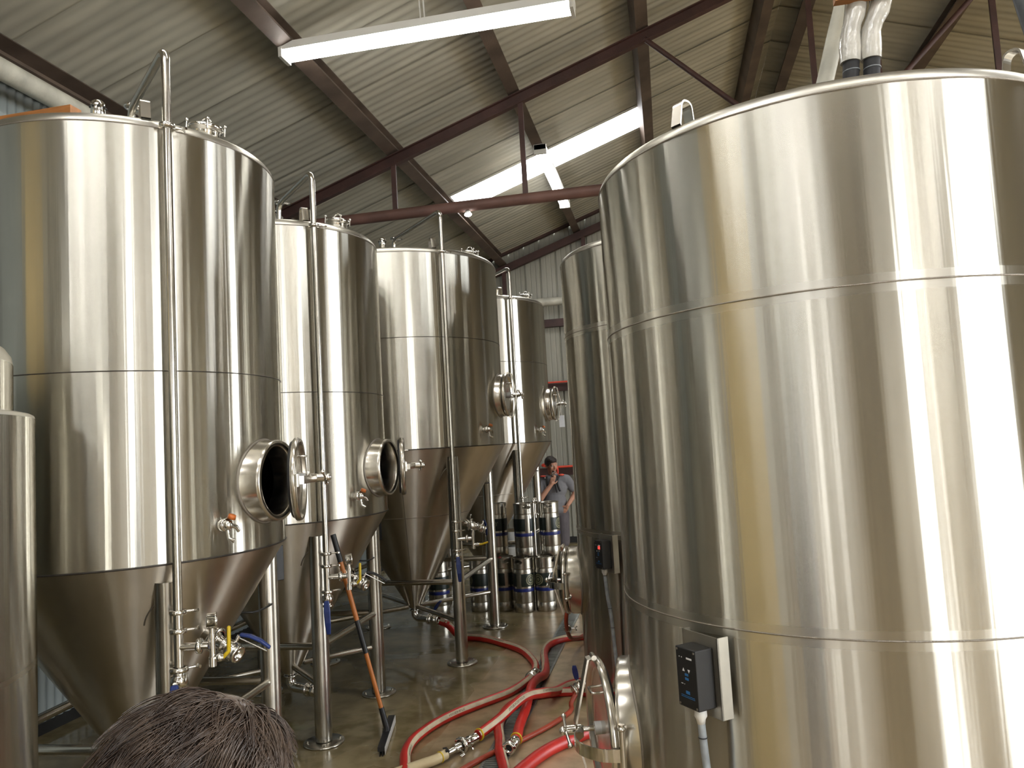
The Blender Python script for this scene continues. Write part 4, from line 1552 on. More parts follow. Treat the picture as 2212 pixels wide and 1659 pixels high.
Z = 0.033
h1, p1 = hose('long red hose with cream stripe curving from the third tank round to the bottom edge',
          [(-2.25, 7.063, 0.231), (-2.17, 7.05, 0.20), (-2.105, 7.13, 0.09), (-2.06, 7.27, Z), (-1.852, 7.203, Z), (-1.577, 6.973, Z), (-1.411, 6.79, Z), (-1.283, 6.534, Z), (-1.21, 6.311, Z), (-1.196, 6.067, Z), (-1.235, 5.862, Z), (-1.319, 5.648, Z), (-1.469, 5.425, Z), (-1.599, 5.218, Z), (-1.688, 5.0, Z), (-1.733, 4.762, Z), (-1.715, 4.562, Z), (-1.655, 4.379, Z), (-1.56, 4.112, Z), (-1.4, 3.7, Z)],
          0.032, M['red'], 1, 'FLEXITECH BUTYL', [(0.85, -1), (2.95, -1), (3.65, -1)], twist=((0, 2.15), (0.9, 2.1), (1.8, 1.5), (2.4, 0.6), (3, 0.6)))
ferrule(h1, (-1.196, 6.06, Z), (-0.08, -1, 0), 0.034)
clamp(h1, (-1.196, 6.02, Z), 0.034, (-0.1, -1, 0), (1, 0, 0.3), 'hose_clamp')
h2, p2 = hose('red hose with cream stripe snaking along the drain to an open steel end',
          [(-0.5, 7.30, Z), (-0.909, 7.262, Z), (-1.085, 7.20, Z), (-1.195, 7.015, Z), (-1.205, 6.73, Z), (-1.140, 6.388, Z), (-1.100, 6.115, 0.036), (-1.117, 5.864, 0.075), (-1.115, 5.60, 0.1), (-1.098, 5.30, 0.06), (-1.085, 4.988, 0.05), (-1.062, 4.78, 0.05)],
          0.032, M['red'], -1, 'FLEXITECH BUTYL', [(1.2, 1)], twist=((0, 2.15), (0.6, 2.1), (1.0, 1.2), (1.5, 0.9), (2.0, 0.3), (3, -0.6)))
o2 = ferrule(h2, (-1.078, 4.62, 0.052), (-0.12, -1, 0.02), 0.032)
b = MB()
b.tube([(-1.062, 4.79, 0.05), (-1.072, 4.68, 0.052)], 0.031, 18)
b.build('hose_tail', M['red'], h2)
b = MB()
b.torus(0.034, 0.006, axis_to((-0.1, -1, 0), (-1.063, 4.77, 0.05)), 24, 8)
b.build('yellow_band', M['yellow'], h2)
b = MB()
b.lathe([(0.0, 0.0), (0.022, 0.0)], axis_to((-0.12, -1, 0.02), (-1.077, 4.63, 0.052)), 20)  # near-black disc stands in for the shade inside the hose end
b.build('bore_shade', M['dark'], o2)
h3, p3 = hose('red looped hose lying under the others across the drain',
          [(-0.25, 5.78, Z), (-0.65, 5.715, Z), (-0.902, 5.70, Z), (-1.082, 5.634, Z), (-1.176, 5.512, Z), (-1.237, 5.359, Z), (-1.245, 5.163, Z), (-1.226, 4.982, Z), (-1.168, 4.771, Z), (-1.135, 4.619, Z), (-1.06, 4.389, Z), (-0.991, 4.154, Z), (-0.9, 3.8, Z)],
          0.032, M['red'], 1, 'FLEXITECH BUTYL', [(0.5, 1)])
h4, p4 = hose('red striped hose crossing over the drain to a yellow banded coupling',
          [(-0.45, 6.02, Z), (-0.70, 5.972, Z), (-0.868, 5.87, Z), (-0.941, 5.638, 0.06), (-1.001, 5.414, 0.12), (-1.099, 5.212, 0.15), (-1.229, 4.998, 0.08), (-1.325, 4.824, 0.045)],
          0.032, M['red'], 1, 'FLEXITECH BUTYL', [(1.26, 1), (0.9, 1)])
b = MB()
b.torus(0.033, 0.007, axis_to((-0.46, -0.89, 0), (-1.318, 4.835, 0.046)), 24, 8)
b.build('yellow_band', M['yellow'], h4)
ferrule(h4, (-1.385, 4.69, 0.04), (-0.43, -0.9, 0), 0.030)
clamp(h4, (-1.392, 4.675, 0.04), 0.036, (-0.43, -0.9, 0), (0.8, -0.4, 0.1), 'hose_clamp')
b = MB()
b.tube([(-1.385, 4.69, 0.04), (-1.445, 4.55, 0.04)], 0.019, 14)
b.cyl((-1.40, 4.655, 0.04), (-1.42, 4.61, 0.04), 0.028)
b.tube([(-1.41, 4.63, 0.04), (-1.37, 4.60, 0.035), (-1.345, 4.56, 0.03)], 0.008, 8)
b.tube([(-1.345, 4.56, 0.03), (-1.36, 4.53, 0.028)], 0.010, 8)
b.build('reducer_valve', M['chrome'], h4)
b = MB()
b.box((-0.012, -0.03, -0.004), (0.012, 0.03, 0.004), Matrix.Translation((-1.45, 4.54, 0.065)) @ Matrix.Rotation(0.6, 4, 'Z'))
b.tube([(-1.45, 4.54, 0.04), (-1.45, 4.54, 0.064)], 0.007, 8)
b.build('valve_tap', M['black'], h4)
hc, pc = hose('cream rubber hose leaving the coupling towards the bottom edge', [(-1.452, 4.535, 0.04), (-1.50, 4.46, 0.036), (-1.585, 4.375, Z), (-1.70, 4.24, Z), (-1.85, 4.0, Z), (-1.9, 3.7, Z)], 0.03, M['creamhose'], ribs=False)
b = MB()
b.torus(0.0305, 0.004, axis_to((-0.5, -0.85, 0), (-1.475, 4.495, 0.038)), 20, 6)
b.build('yellow_tip', M['yellow'], hc)
h5, p5 = hose('thin orange hose from the small blue-handled valve to the bottom edge', [(-0.76, 5.50, 0.11), (-0.80, 5.42, 0.05), (-0.80, 5.35, 0.018), (-0.904, 5.081, 0.017), (-1.063, 4.797, 0.017), (-1.158, 4.672, 0.017), (-1.298, 4.411, 0.017), (-1.40, 4.17, 0.017), (-1.45, 3.8, 0.017)], 0.0165, M['redorange'], ribs=False)
butterfly(h5, (-0.75, 5.515, 0.125), (0.8, 0.5, 0.35), (-0.1, -0.1, 1), 0.09, 0.03, roll=(-0.5, -0.6, 0.6))
h6, p6 = hose('thick red ribbed hose at the bottom under the open manway door', [(-0.45, 5.12, 0.038), (-0.56, 5.02, 0.037), (-0.672, 4.88, 0.037), (-0.804, 4.703, 0.037), (-0.876, 4.569, 0.037), (-0.942, 4.387, 0.037), (-0.99, 4.201, 0.037), (-1.02, 3.9, 0.037)], 0.037, M['red'])
h7, p7 = hose('short thin red hose hanging below the far right manway', [(-0.90, 6.32, 0.55), (-0.935, 6.33, 0.40), (-0.95, 6.6, 0.20), (-0.93, 7.0, 0.09), (-0.88, 7.20, 0.075)], 0.017, M['redorange'], ribs=False)
clamp(h7, (-0.945, 6.45, 0.31), 0.018, (0, 0.6, -0.8), (1, 0, 0), 'hose_clamp')
# hoses hung on the wall girts
hose('red hose lying along the girt high on the back wall', [(-2.6, 13.78, 2.95), (-2.0, 13.78, 2.947), (-1.2, 13.78, 2.945), (0.5, 13.78, 2.945)], 0.016, M['hivis'], ribs=False, name='wall_hose', group='red hoses on the back wall')
hose('red hose along the low girt behind the man, looping down at its left end', [(-2.15, 13.78, 1.15), (-2.02, 13.76, 1.30), (-2.08, 13.72, 1.47), (-2.3, 13.78, 1.44), (-2.1, 13.78, 1.40), (-1.7, 13.78, 1.40), (-1.0, 13.78, 1.398), (0.5, 13.78, 1.398)], 0.02, M['hivis'], ribs=False, name='wall_hose', group='red hoses on the back wall')
hose('small coil of red hose hanging under the low girt to the right of the man', [(-1.52, 13.80, 1.24), (-1.62, 13.78, 1.14), (-1.66, 13.78, 1.02), (-1.58, 13.78, 0.93), (-1.50, 13.78, 1.02), (-1.53, 13.78, 1.15), (-1.52, 13.80, 1.24)], 0.02, M['hivis'], ribs=False, name='wall_hose', group='red hoses on the back wall')

# ------------------------------------------------------------------ squeegee
s = thing('floor_squeegee', 'orange-handled floor squeegee leaning against the second left tank', 'squeegee', (-1.95, 4.85, 0))
A, B = Vector((0.0, 0.0, 0.075)), Vector((-0.300, -0.055, 1.345))
dv = B - A
for (t0_, t1_, m, r, nm) in ((0.0, 0.39, M['gripo'], 0.0145, 'handle'), (0.38, 0.55, M['black'], 0.0175, 'black_grip'), (0.54, 0.86, M['gripo'], 0.0165, 'upper_handle'), (0.855, 1.0, M['black'], 0.0185, 'end_grip')):
    b = MB()
    b.tube([A + dv * t0_, A + dv * t1_], r, 16)
    b.build(nm, m, s)
b = MB()
bd = Vector((-0.24, 0.97, 0)).normalized()
sd = Vector((bd.y, -bd.x, 0))
b.tube([A - dv.normalized() * 0.01, A + dv.normalized() * 0.13], [0.021, 0.018], 14)
b.tube([A, Vector((0, 0, 0.045))], [0.022, 0.026], 12)
b.build('socket', M['black'], s)
X = frame(bd, sd, bd.cross(sd), (0, 0, 0))
b = MB()
sgn = 1 if X.to_3x3()[2][2] > 0 else -1
b.box((-0.28, -0.022, 0.028 * sgn), (0.28, 0.022, 0.055 * sgn), X)
b.build('blade_holder', M['black'], s)
b = MB()
b.box((-0.285, 0.004, 0.0), (0.285, 0.012, 0.03 * sgn), X)
b.box((-0.285, -0.012, 0.0), (0.285, -0.006, 0.03 * sgn), X)
b.build('rubber_blade', M['gasket'], s)
b = MB()
b.box((-0.28, 0.0225, 0.006 * sgn), (0.28, 0.026, 0.052 * sgn), X)
b.build('blade_clip', M['whiteplastic'], s)


# ------------------------------------------------------------------ kegs
def keg_body():
    H_, R_ = 0.597, 0.118
    parts = {}
    b = MB()
    prof = [(0.0, 0.03), (0.085, 0.03), (0.095, 0.012), (0.104, 0.0), (0.112, 0.0), (0.116, 0.008), (0.1165, 0.098), (0.114, 0.103), (0.1165, 0.108), (R_, 0.115), (R_, 0.44), (0.116, 0.455), (0.112, 0.468), (0.112, 0.474), (0.116, 0.482), (0.110, 0.505), (0.085, 0.525), (0.05, 0.535), (0.0, 0.537)]
    b.lathe(prof, None, 48)
    parts['body'] = b.mesh('keg_body', M['keg'])
    # top collar with two hand holes
    n, rows = 72, 12
    vs, fs = [], []
    for i in range(rows + 1):
        z = 0.49 + (H_ - 0.49) * i / rows
        for j in range(n):
            g = 2 * PI * j / n
            rr = 0.1155 + (0.003 if i == rows else 0)
            vs.append((rr * math.cos(g), rr * math.sin(g), z))
    for i in range(rows):
        for j in range(n):
            g = 2 * PI * (j + 0.5) / n
            z = 0.49 + (H_ - 0.49) * (i + 0.5) / rows
            hole = False
            for c in (0.0, PI):
                dg = (g - c + PI) % (2 * PI) - PI
                if (dg / 0.42) ** 2 + ((z - 0.553) / 0.022) ** 2 < 1:
                    hole = True
            if not hole:
                fs.append((i * n + j, i * n + (j + 1) % n, (i + 1) * n + (j + 1) % n, (i + 1) * n + j))
    b = MB()
    b.add(vs, fs, True)
    b.torus(0.1165, 0.005, Matrix.Translation((0, 0, H_ - 0.005)), 60, 8)
    parts['collar'] = b.mesh('keg_collar', M['keg'])
    b = MB()
    b.lathe([(0.0, 0.565), (0.022, 0.565), (0.026, 0.555), (0.026, 0.535), (0.0, 0.53)], None, 24)
    parts['valve'] = b.mesh('keg_valve', M['chrome'])
    b = MB()
    b.lathe([(R_ + 0.0008, 0.285), (R_ + 0.0014, 0.288), (R_ + 0.0014, 0.422), (R_ + 0.0008, 0.425)], None, 60, 0, math.radians(14), math.radians(346))
    parts['wrap'] = b.mesh('label_wrap', M['labelgreen'])
    b = MB()
    b.lathe([(R_ + 0.0008, 0.228), (R_ + 0.0015, 0.230), (R_ + 0.0015, 0.262), (R_ + 0.0008, 0.264)], None, 60)
    parts['band'] = b.mesh('colour_band', M['labelblue'])
    # round emblem and lettering wrapped on the label
    b = MB()

    def on(u, v, e):
        g = math.radians(70) + u / R_
        return ((R_ + e) * math.cos(g), (R_ + e) * math.sin(g), 0.355 + v)
    rings = [(0.058, 0), (0.050, 0), (0.0, 0)]
    vs = []
    n = 40
    for rr in (0.060, 0.048):
        for j in range(n):
            vs.append(on(rr * math.cos(2 * PI * j / n), rr * math.sin(2 * PI * j / n), 0.0022))
    b.add(vs, [(j, (j + 1) % n, n + (j + 1) % n, n + j) for j in range(n)], False)
    vs = []
    for rr in (0.040, 0.028, 0.016, 0.004):
        for j in range(n):
            vs.append(on(rr * math.cos(2 * PI * j / n), rr * math.sin(2 * PI * j / n), 0.0022))
    b.add(vs, [(k * n + j, k * n + (j + 1) % n, (k + 1) * n + (j + 1) % n, (k + 1) * n + j) for k in (0, 2) for j in range(n)], False)
    parts['emblem'] = b.mesh('round_emblem', M['emblem'])
    b = MB()
    tv, tf = text_mesh('IRT', 0.06)
    b.add([(((R_ + 0.0024) * math.cos(-1.9 + v.x / R_)), ((R_ + 0.0024) * math.sin(-1.9 + v.x / R_)), 0.362 + v.y) for v in tv], tf)
    parts['lettering'] = b.mesh('label_lettering', M['emblem'])
    return parts


KP = keg_body()


def keg(label, x, y, z, rz, group):
    t = thing('beer_keg', label, 'keg', (x, y, z), rz, group)
    objs = {}
    for k, nm in (('body', 'keg_body'), ('collar', 'handle_collar'), ('valve', 'keg_valve'), ('wrap', 'label_wrap'), ('band', 'blue_band')):
        o = bpy.data.objects.new(nm, KP[k])
        COL.objects.link(o)
        o.parent = t
        objs[k] = o
    for k, nm in (('emblem', 'round_emblem'), ('lettering', 'lettering')):
        o = bpy.data.objects.new(nm, KP[k])
        COL.objects.link(o)
        o.parent = objs['wrap']
    return t


rd = math.radians
GK = 'steel kegs stacked at the far end of the aisle'
keg('lower keg half behind the third tank leg, leftmost of the bottom front four', -1.955, 8.60, 0, rd(-60), GK)
keg('lower front keg with a round emblem at its right edge, under the left upper keg', -1.712, 8.51, 0, rd(-106), GK)
keg('lower front keg with a round emblem at its left edge, under the right upper keg', -1.475, 8.56, 0, rd(-190), GK)
keg('lower keg beside the far right manway handle, rightmost of the bottom row', -1.235, 8.72, 0, rd(-76), GK)
keg('upper keg with a bare steel gap at its right, left of the upright spear', -1.685, 8.60, 0.597, rd(-60), GK)
keg('upper keg with a bare steel gap in its dark label, just before the man', -1.405, 8.66, 0.597, rd(-85), GK)
keg('upper keg with pale letters on its label, seen beside the third tank back leg', -2.03, 8.72, 0.597, rd(15), GK)
keg('keg standing in shadow just left of the third tank front leg', -2.68, 8.42, 0, rd(60), GK)
keg('keg standing in shadow between the two right legs of the third tank', -2.235, 8.58, 0, rd(140), GK)
w_ = thing('hanging_card', 'small white card hanging under the door knob of the farthest left tank', 'card', (-1.315, 9.60, 2.05))
b = MB()
b.box((-0.035, -0.003, 0.0), (0.035, 0.003, 0.15))
b.build('card', M['paint_white'], w_)
b = MB()
b.tube([(0, 0, 0.15), (0.0, 0, 0.30)], 0.002, 6)
b.build('string', M['whiteplastic'], w_)
# steel rod hung between the upper kegs
b = MB()
b.tube(rounded([(-1.55, 8.50, 1.20), (-1.55, 8.50, 0.62), (-1.535, 8.50, 0.61)], 0.01), 0.012, 12)
b.ball((-1.55, 8.5, 1.215), 0.018)
b.cyl((-1.58, 8.5, 1.195), (-1.52, 8.5, 1.205), 0.008)
tag(b.build('keg_spear', M['chrome']), 'slim steel spear standing upright between the two upper kegs', 'keg spear')

# shelf with tubs behind the kegs
t = thing('steel_rack', 'low steel rack holding tubs behind the kegs under the farthest tank', 'rack', (-2.62, 11.75, 0))
for x in (-0.35, 0.42):
    for y in (-0.2, 0.2):
        b = MB()
        b.box((x - 0.015, y - 0.015, 0), (x + 0.015, y + 0.015, 0.95))
        b.build('post', M['conduit'], t)
for z in (0.32, 0.72):
    b = MB()
    b.box((-0.36, -0.21, z), (0.43, 0.21, z + 0.025))
    b.build('shelf', M['conduit'], t)
b = MB()
b.lathe([(0.0, 0.0), (0.10, 0.0), (0.125, 0.26), (0.13, 0.265), (0.13, 0.275), (0.0, 0.28)], None, 28)
tag(b.build('plastic_tub', M['whiteplastic'], None, (-2.52, 11.72, 0.0)), 'white plastic tub standing under the steel rack', 'tub')
b = MB()
b.box((-0.09, -0.08, 0), (0.09, 0.08, 0.24))
tag(b.build('red_crate', mat('red_crate_plastic', (0.35, 0.012, 0.03), 0.5, noise=(9, 0.2)), None, (-2.78, 11.70, 0.0)), 'dark red box standing under the steel rack beside the white tub', 'box')
b = MB()
b.lathe([(0.0, 0.0), (0.10, 0.0), (0.11, 0.20), (0.0, 0.21)], None, 24)
tag(b.build('plastic_bucket', M['whiteplastic'], None, (-2.5, 11.72, 0.346)), 'pale bucket on the lower shelf of the steel rack', 'bucket')


# ------------------------------------------------------------------ people
def blob(parts, name, m, voxel, smooth=6, parent=None, fac=0.5):
    """tapered limbs and ellipsoids merged into one continuous skin"""
    b = MB()
    for p in parts:
        if p[0] == 'limb':
            b.tube(p[1], p[2], 16, True, 0, True)
        else:
            b.ball(p[1], p[2], 20, 0, p[3] if len(p) > 3 else None)
    o = b.build('merge', m)
    md = o.modifiers.new('r', 'REMESH')
    md.mode = 'VOXEL'
    md.voxel_size = voxel
    md.use_smooth_shade = True
    s = o.modifiers.new('s', 'SMOOTH')
    s.iterations = smooth
    s.factor = fac
    dg = bpy.context.evaluated_depsgraph_get()
    me = bpy.data.meshes.new_from_object(o.evaluated_get(dg))
    bpy.data.objects.remove(o)
    me.name = name
    me.materials.clear()
    me.materials.append(m)
    for p in me.polygons:
        p.use_smooth = True
    r = bpy.data.objects.new(name, me)
    COL.objects.link(r)
    if parent is not None:
        r.parent = parent
    return r


def head_parts(c, f, u, s=1.0):
    """skull, jaw, nose, brows, lips, ears; c = head centre, f = facing, u = up"""
    f, u = Vector(f).normalized(), Vector(u)
    u = (u - f * u.dot(f)).normalized()
    l = u.cross(f)
    X = Matrix((f, l, u)).transposed()
    c = Vector(c)
    P = lambda x, y, z: c + (f * x + l * y + u * z) * s
    S = lambda a, b_, d: (a * s, b_ * s, d * s)
    out = [('ball', P(-0.010, 0, 0.030), S(0.098, 0.077, 0.088), X), ('ball', P(0.020, 0, -0.020), S(0.072, 0.066, 0.090), X),
           ('ball', P(0.038, 0, -0.078), S(0.044, 0.046, 0.034), X), ('ball', P(0.072, 0, -0.092), S(0.020, 0.022, 0.018), X),
           ('limb', [P(0.088, 0, 0.018), P(0.104, 0, -0.020), P(0.098, 0, -0.030)], [0.009 * s, 0.013 * s, 0.011 * s]),
           ('ball', P(0.090, 0.012, -0.028), S(0.010, 0.009, 0.008), X), ('ball', P(0.090, -0.012, -0.028), S(0.010, 0.009, 0.008), X),
           ('limb', [P(0.080, -0.045, 0.030), P(0.089, -0.015, 0.030)], 0.010 * s), ('limb', [P(0.080, 0.045, 0.030), P(0.089, 0.015, 0.030)], 0.010 * s),
           ('ball', P(0.086, 0, -0.052), S(0.012, 0.025, 0.006), X), ('ball', P(0.084, 0, -0.063), S(0.012, 0.022, 0.007), X),
           ('ball', P(0.060, 0.042, -0.018), S(0.026, 0.018, 0.022), X), ('ball', P(0.060, -0.042, -0.018), S(0.026, 0.018, 0.022), X)]
    for k in (-1, 1):
        out += [('ball', P(-0.008, k * 0.080, -0.004), S(0.018, 0.008, 0.031), X), ('ball', P(-0.004, k * 0.078, -0.026), S(0.010, 0.007, 0.012), X)]
    return out, P, X


def face_details(parent, P, X, s=1.0):
    for k in (-1, 1):
        e = MB()
        e.ball(P(0.0745, k * 0.031, 0.010), 0.0125 * s, 16)
        eo = e.build('eye', M['eye'], parent)
        i = MB()
        i.ball(P(0.0840, k * 0.031, 0.010), 0.0052 * s, 12)
        i.build('iris', M['iris'], eo)
    b = MB()
    b.ball(P(0.0935, 0, -0.0545), (0.0055 * s, 0.021 * s, 0.0035 * s), 14, 0, X)
    b.ball(P(0.0915, 0, -0.0615), (0.0055 * s, 0.018 * s, 0.004 * s), 14, 0, X)
    b.build('lips', M['lip'], parent)


def hand_parts(w, d, side, curl, s=1.0, palm_n=None, thumb_in=1.0):
    """palm and five bent fingers; w wrist, d hand direction, side = towards the thumb, curl = towards the palm side"""
    w, d = Vector(w), Vector(d).normalized()
    side = Vector(side)
    side = (side - d * side.dot(d)).normalized()
    pn = d.cross(side)
    if palm_n is not None and pn.dot(Vector(palm_n)) < 0:
        pn = -pn
    out = [('limb', [w, w + d * 0.03 * s], [0.026 * s, 0.030 * s])]
    for k in (-0.026, -0.009, 0.009, 0.026):
        out.append(('limb', [w + d * 0.018 * s + side * k * 0.7 * s, w + d * 0.085 * s + side * k * s], [0.015 * s, 0.0125 * s]))
    for k, ln in zip((0.028, 0.0095, -0.0095, -0.027), (0.070, 0.080, 0.074, 0.058)):
        p = w + d * 0.088 * s + side * k * s
        dirs = []
        a = curl * 0.6
        pts = [p]
        for seg, f_ in ((0.45, 1.0), (0.31, 1.8), (0.24, 2.4)):
            dd = d * math.cos(a * f_) + pn * math.sin(a * f_)
            p = p + dd * ln * seg * s
            pts.append(p)
        out.append(('limb', pts, [0.0098 * s, 0.0092 * s, 0.0085 * s, 0.0072 * s]))
    t0 = w + d * 0.025 * s + side * 0.026 * s
    out.append(('limb', [t0, t0 + (d * 0.55 + side * 0.8).normalized() * 0.036 * s + pn * 0.012 * s * thumb_in, t0 + (d * 0.9 + side * 0.75).normalized() * 0.066 * s + pn * 0.026 * s * thumb_in], [0.013 * s, 0.011 * s, 0.0085 * s]))
    return out


# --- the man behind the kegs (world coordinates, feet on the floor)
man = thing('person', 'man in a grey polo and dark shorts standing behind the kegs, sniffing a small glass', 'person', (-1.60, 10.53, 0))
mx = Vector((-1.60, 10.53, 0))
rel = lambda x, y, z: Vector((x, y, z)) - mx
HEAD = rel(-1.622, 10.47, 1.545)
face = Vector((0.62, -0.72, -0.20)).normalized()
hp, HP, HX = head_parts(HEAD, face, (0.0, -0.12, 1.0), 0.98)
shR, shL = rel(-1.775, 10.47, 1.335), rel(-1.435, 10.56, 1.335)
elR, wrR = rel(-1.765, 10.27, 1.105), rel(-1.615, 10.31, 1.285)
elL, wrL = rel(-1.325, 10.63, 1.145), rel(-1.425, 10.455, 0.985)
hipR, hipL = rel(-1.695, 10.53, 0.86), rel(-1.525, 10.56, 0.86)
knR, knL = rel(-1.715, 10.48, 0.47), rel(-1.515, 10.50, 0.47)
anR, anL = rel(-1.72, 10.53, 0.09), rel(-1.525, 10.55, 0.09)
chest, belly, pelvis = rel(-1.607, 10.52, 1.22), rel(-1.607, 10.51, 1.03), rel(-1.61, 10.545, 0.90)
neck0, neck1 = rel(-1.607, 10.525, 1.36), HEAD + Vector((-0.005, 0.02, -0.06))
Xm = Matrix.Rotation(math.radians(14), 3, 'Z')
body = hp + [('limb', [neck0, neck1], [0.062, 0.055]),
             ('ball', chest, (0.165, 0.105, 0.16), Xm), ('ball', belly, (0.150, 0.115, 0.15), Xm), ('ball', pelvis, (0.155, 0.110, 0.11), Xm),
             ('limb', [shR, rel(-1.61, 10.52, 1.345), shL], [0.060, 0.070, 0.060]),
             ('limb', [shR, elR], [0.056, 0.042]), ('limb', [elR, wrR], [0.042, 0.027]),
             ('limb', [shL, elL], [0.056, 0.042]), ('limb', [elL, wrL], [0.042, 0.027]),
             ('limb', [hipR, knR], [0.088, 0.058]), ('limb', [knR, rel(-1.72, 10.51, 0.32), anR], [0.055, 0.055, 0.036]),
             ('limb', [hipL, knL], [0.088, 0.058]), ('limb', [knL, rel(-1.525, 10.53, 0.32), anL], [0.055, 0.055, 0.036]),
             ('limb', [anR, rel(-1.74, 10.37, 0.045)], [0.04, 0.034]), ('limb', [anL, rel(-1.53, 10.38, 0.045)], [0.04, 0.034])]
body += hand_parts(wrR, (0.30, -0.05, 0.75), (0.8, 0.1, -0.3), 0.95, 0.95, (0.1, 0.6, 0.5))
body += hand_parts(wrL, (-0.55, 0.1, -0.85), (-0.55, -0.4, 0.3), 0.45, 0.95, (0.2, 1, 0))
mo = blob(body, 'body', M['skin'], 0.0065, 3, man)
face_details(mo, HP, HX, 0.98)
blob([('ball', HP(-0.018, 0, 0.040), (0.100, 0.083, 0.090), HX), ('ball', HP(0.030, 0, 0.078), (0.062, 0.066, 0.040), HX), ('limb', [HP(0.01, 0.076, 0.02), HP(0.015, 0.074, -0.005)], [0.012, 0.006]), ('limb', [HP(0.01, -0.076, 0.02), HP(0.015, -0.074, -0.005)], [0.012, 0.006])], 'short_hair', M['hairs'], 0.006, 4, man)
up_ = Vector((0, 0, 1))
shirt = [('ball', chest, (0.182, 0.122, 0.175), Xm), ('ball', belly, (0.168, 0.132, 0.16), Xm), ('ball', belly + Vector((0, 0, -0.09)), (0.170, 0.128, 0.085), Xm),
         ('limb', [shR + (shL - shR) * 0.06, rel(-1.61, 10.52, 1.345), shL + (shR - shL) * 0.06], [0.074, 0.076, 0.074]),
         ('limb', [shR, shR + (elR - shR) * 0.70], [0.070, 0.066]), ('limb', [shL, shL + (elL - shL) * 0.62], [0.070, 0.066]),
         ('limb', [neck0 + Vector((0, 0, -0.02)), neck0 + (neck1 - neck0) * 0.30], [0.075, 0.066])]
blob(shirt, 'polo_shirt', M['shirt'], 0.0075, 3, man)
shorts = [('ball', pelvis + Vector((0, 0, 0.005)), (0.172, 0.128, 0.10), Xm), ('limb', [hipR, knR + Vector((0, 0, 0.02))], [0.103, 0.085]), ('limb', [hipL, knL + Vector((0, 0, 0.02))], [0.103, 0.085])]
blob(shorts, 'shorts', M['shorts'], 0.0075, 3, man)
for an, kn, tx in ((anR, rel(-1.72, 10.52, 0.33), -1.74), (anL, rel(-1.525, 10.535, 0.33), -1.53)):
    blob([('limb', [an + Vector((0, 0, -0.02)), kn], [0.052, 0.066]), ('limb', [an + Vector((0, 0.02, -0.03)), rel(tx, 10.35, 0.048)], [0.052, 0.046]), ('ball', rel(tx + 0.003, 10.45, 0.02), (0.045, 0.14, 0.02))], 'rubber_boot', M['boot'], 0.007, 3, man)
    b = MB()
    b.lathe([(0.060, -0.012), (0.066, -0.01), (0.066, 0.018), (0.058, 0.022)], Matrix.Translation(kn + Vector((0, 0, 0.012))), 20)
    b.build('sock_cuff', M['sock'], man)
# straps, collar trim and lanyard
b = MB()
for sgn_, s0 in ((-1, rel(-1.690, 10.40, 1.375)), (1, rel(-1.525, 10.44, 1.385))):
    b.tube(smooth_path([s0 + Vector((0, 0.14, 0.01)), s0, s0 + Vector((0.03 * -sgn_ * 0.5, -0.045, -0.09)), s0 + Vector((0.02, -0.055, -0.20))], 0.03), 0.014, 8)
b.tube(smooth_path([rel(-1.60, 10.40, 1.37), rel(-1.565, 10.375, 1.28), rel(-1.545, 10.365, 1.17)], 0.03), 0.011, 8)
b.build('black_strap', M['gasket'], man)
b = MB()
for c in (rel(-1.745, 10.44, 1.398), rel(-1.495, 10.49, 1.405)):
    b.ball(c, (0.045, 0.05, 0.014))
b.build('shoulder_trim', M['hivis'], man)
b = MB()
b.ball(rel(-1.705, 10.385, 1.375), 0.012)
b.build('strap_stud', M['chrome'], man)
g = thing('tasting_glass', 'tiny clear glass the man holds up to his nose', 'glass', (-1.588, 10.30, 1.395))
b = MB()
b.lathe([(0.0, 0.0), (0.020, 0.0), (0.024, 0.06), (0.026, 0.075), (0.024, 0.075), (0.022, 0.06), (0.018, 0.006), (0.0, 0.006)], Matrix.Rotation(0.35, 4, (0, 1, 0)), 24)
b.build('glass_bowl', M['glass'], g)

# --- the near person whose hair shows at the bottom left
px = Vector((-0.578, 0.84, 0))
np_ = thing('person', 'person close to the camera at the bottom left, only the dark brown hair showing', 'person', px)
HC = Vector((0.0, 0.0, 1.474))
fdir = (Matrix.Rotation(YAW, 3, 'Z') @ Vector((-0.76, -0.52, -0.44))).normalized()
hp2, HP2, HX2 = head_parts(HC, fdir, (0.0, 0.0, 1.0), 1.0)
bk = Vector((-fdir.x, -fdir.y, 0)).normalized()
lf = Vector((0, 0, 1)).cross(-bk)
o_ = bk * 0.07
bp = hp2 + [('limb', [o_ + Vector((0, 0, 1.28)), HC + bk * 0.02 - Vector((0, 0, 0.06))], [0.062, 0.058]),
            ('ball', o_ + Vector((0, 0, 1.13)), (0.15, 0.15, 0.17)), ('ball', o_ + Vector((0, 0, 0.95)), (0.14, 0.14, 0.16)), ('ball', o_ + Vector((0, 0, 0.82)), (0.16, 0.14, 0.11)),
            ('limb', [o_ + lf * 0.18 + Vector((0, 0, 1.26)), o_ + Vector((0, 0, 1.28)), o_ - lf * 0.18 + Vector((0, 0, 1.26))], [0.062, 0.07, 0.062])]
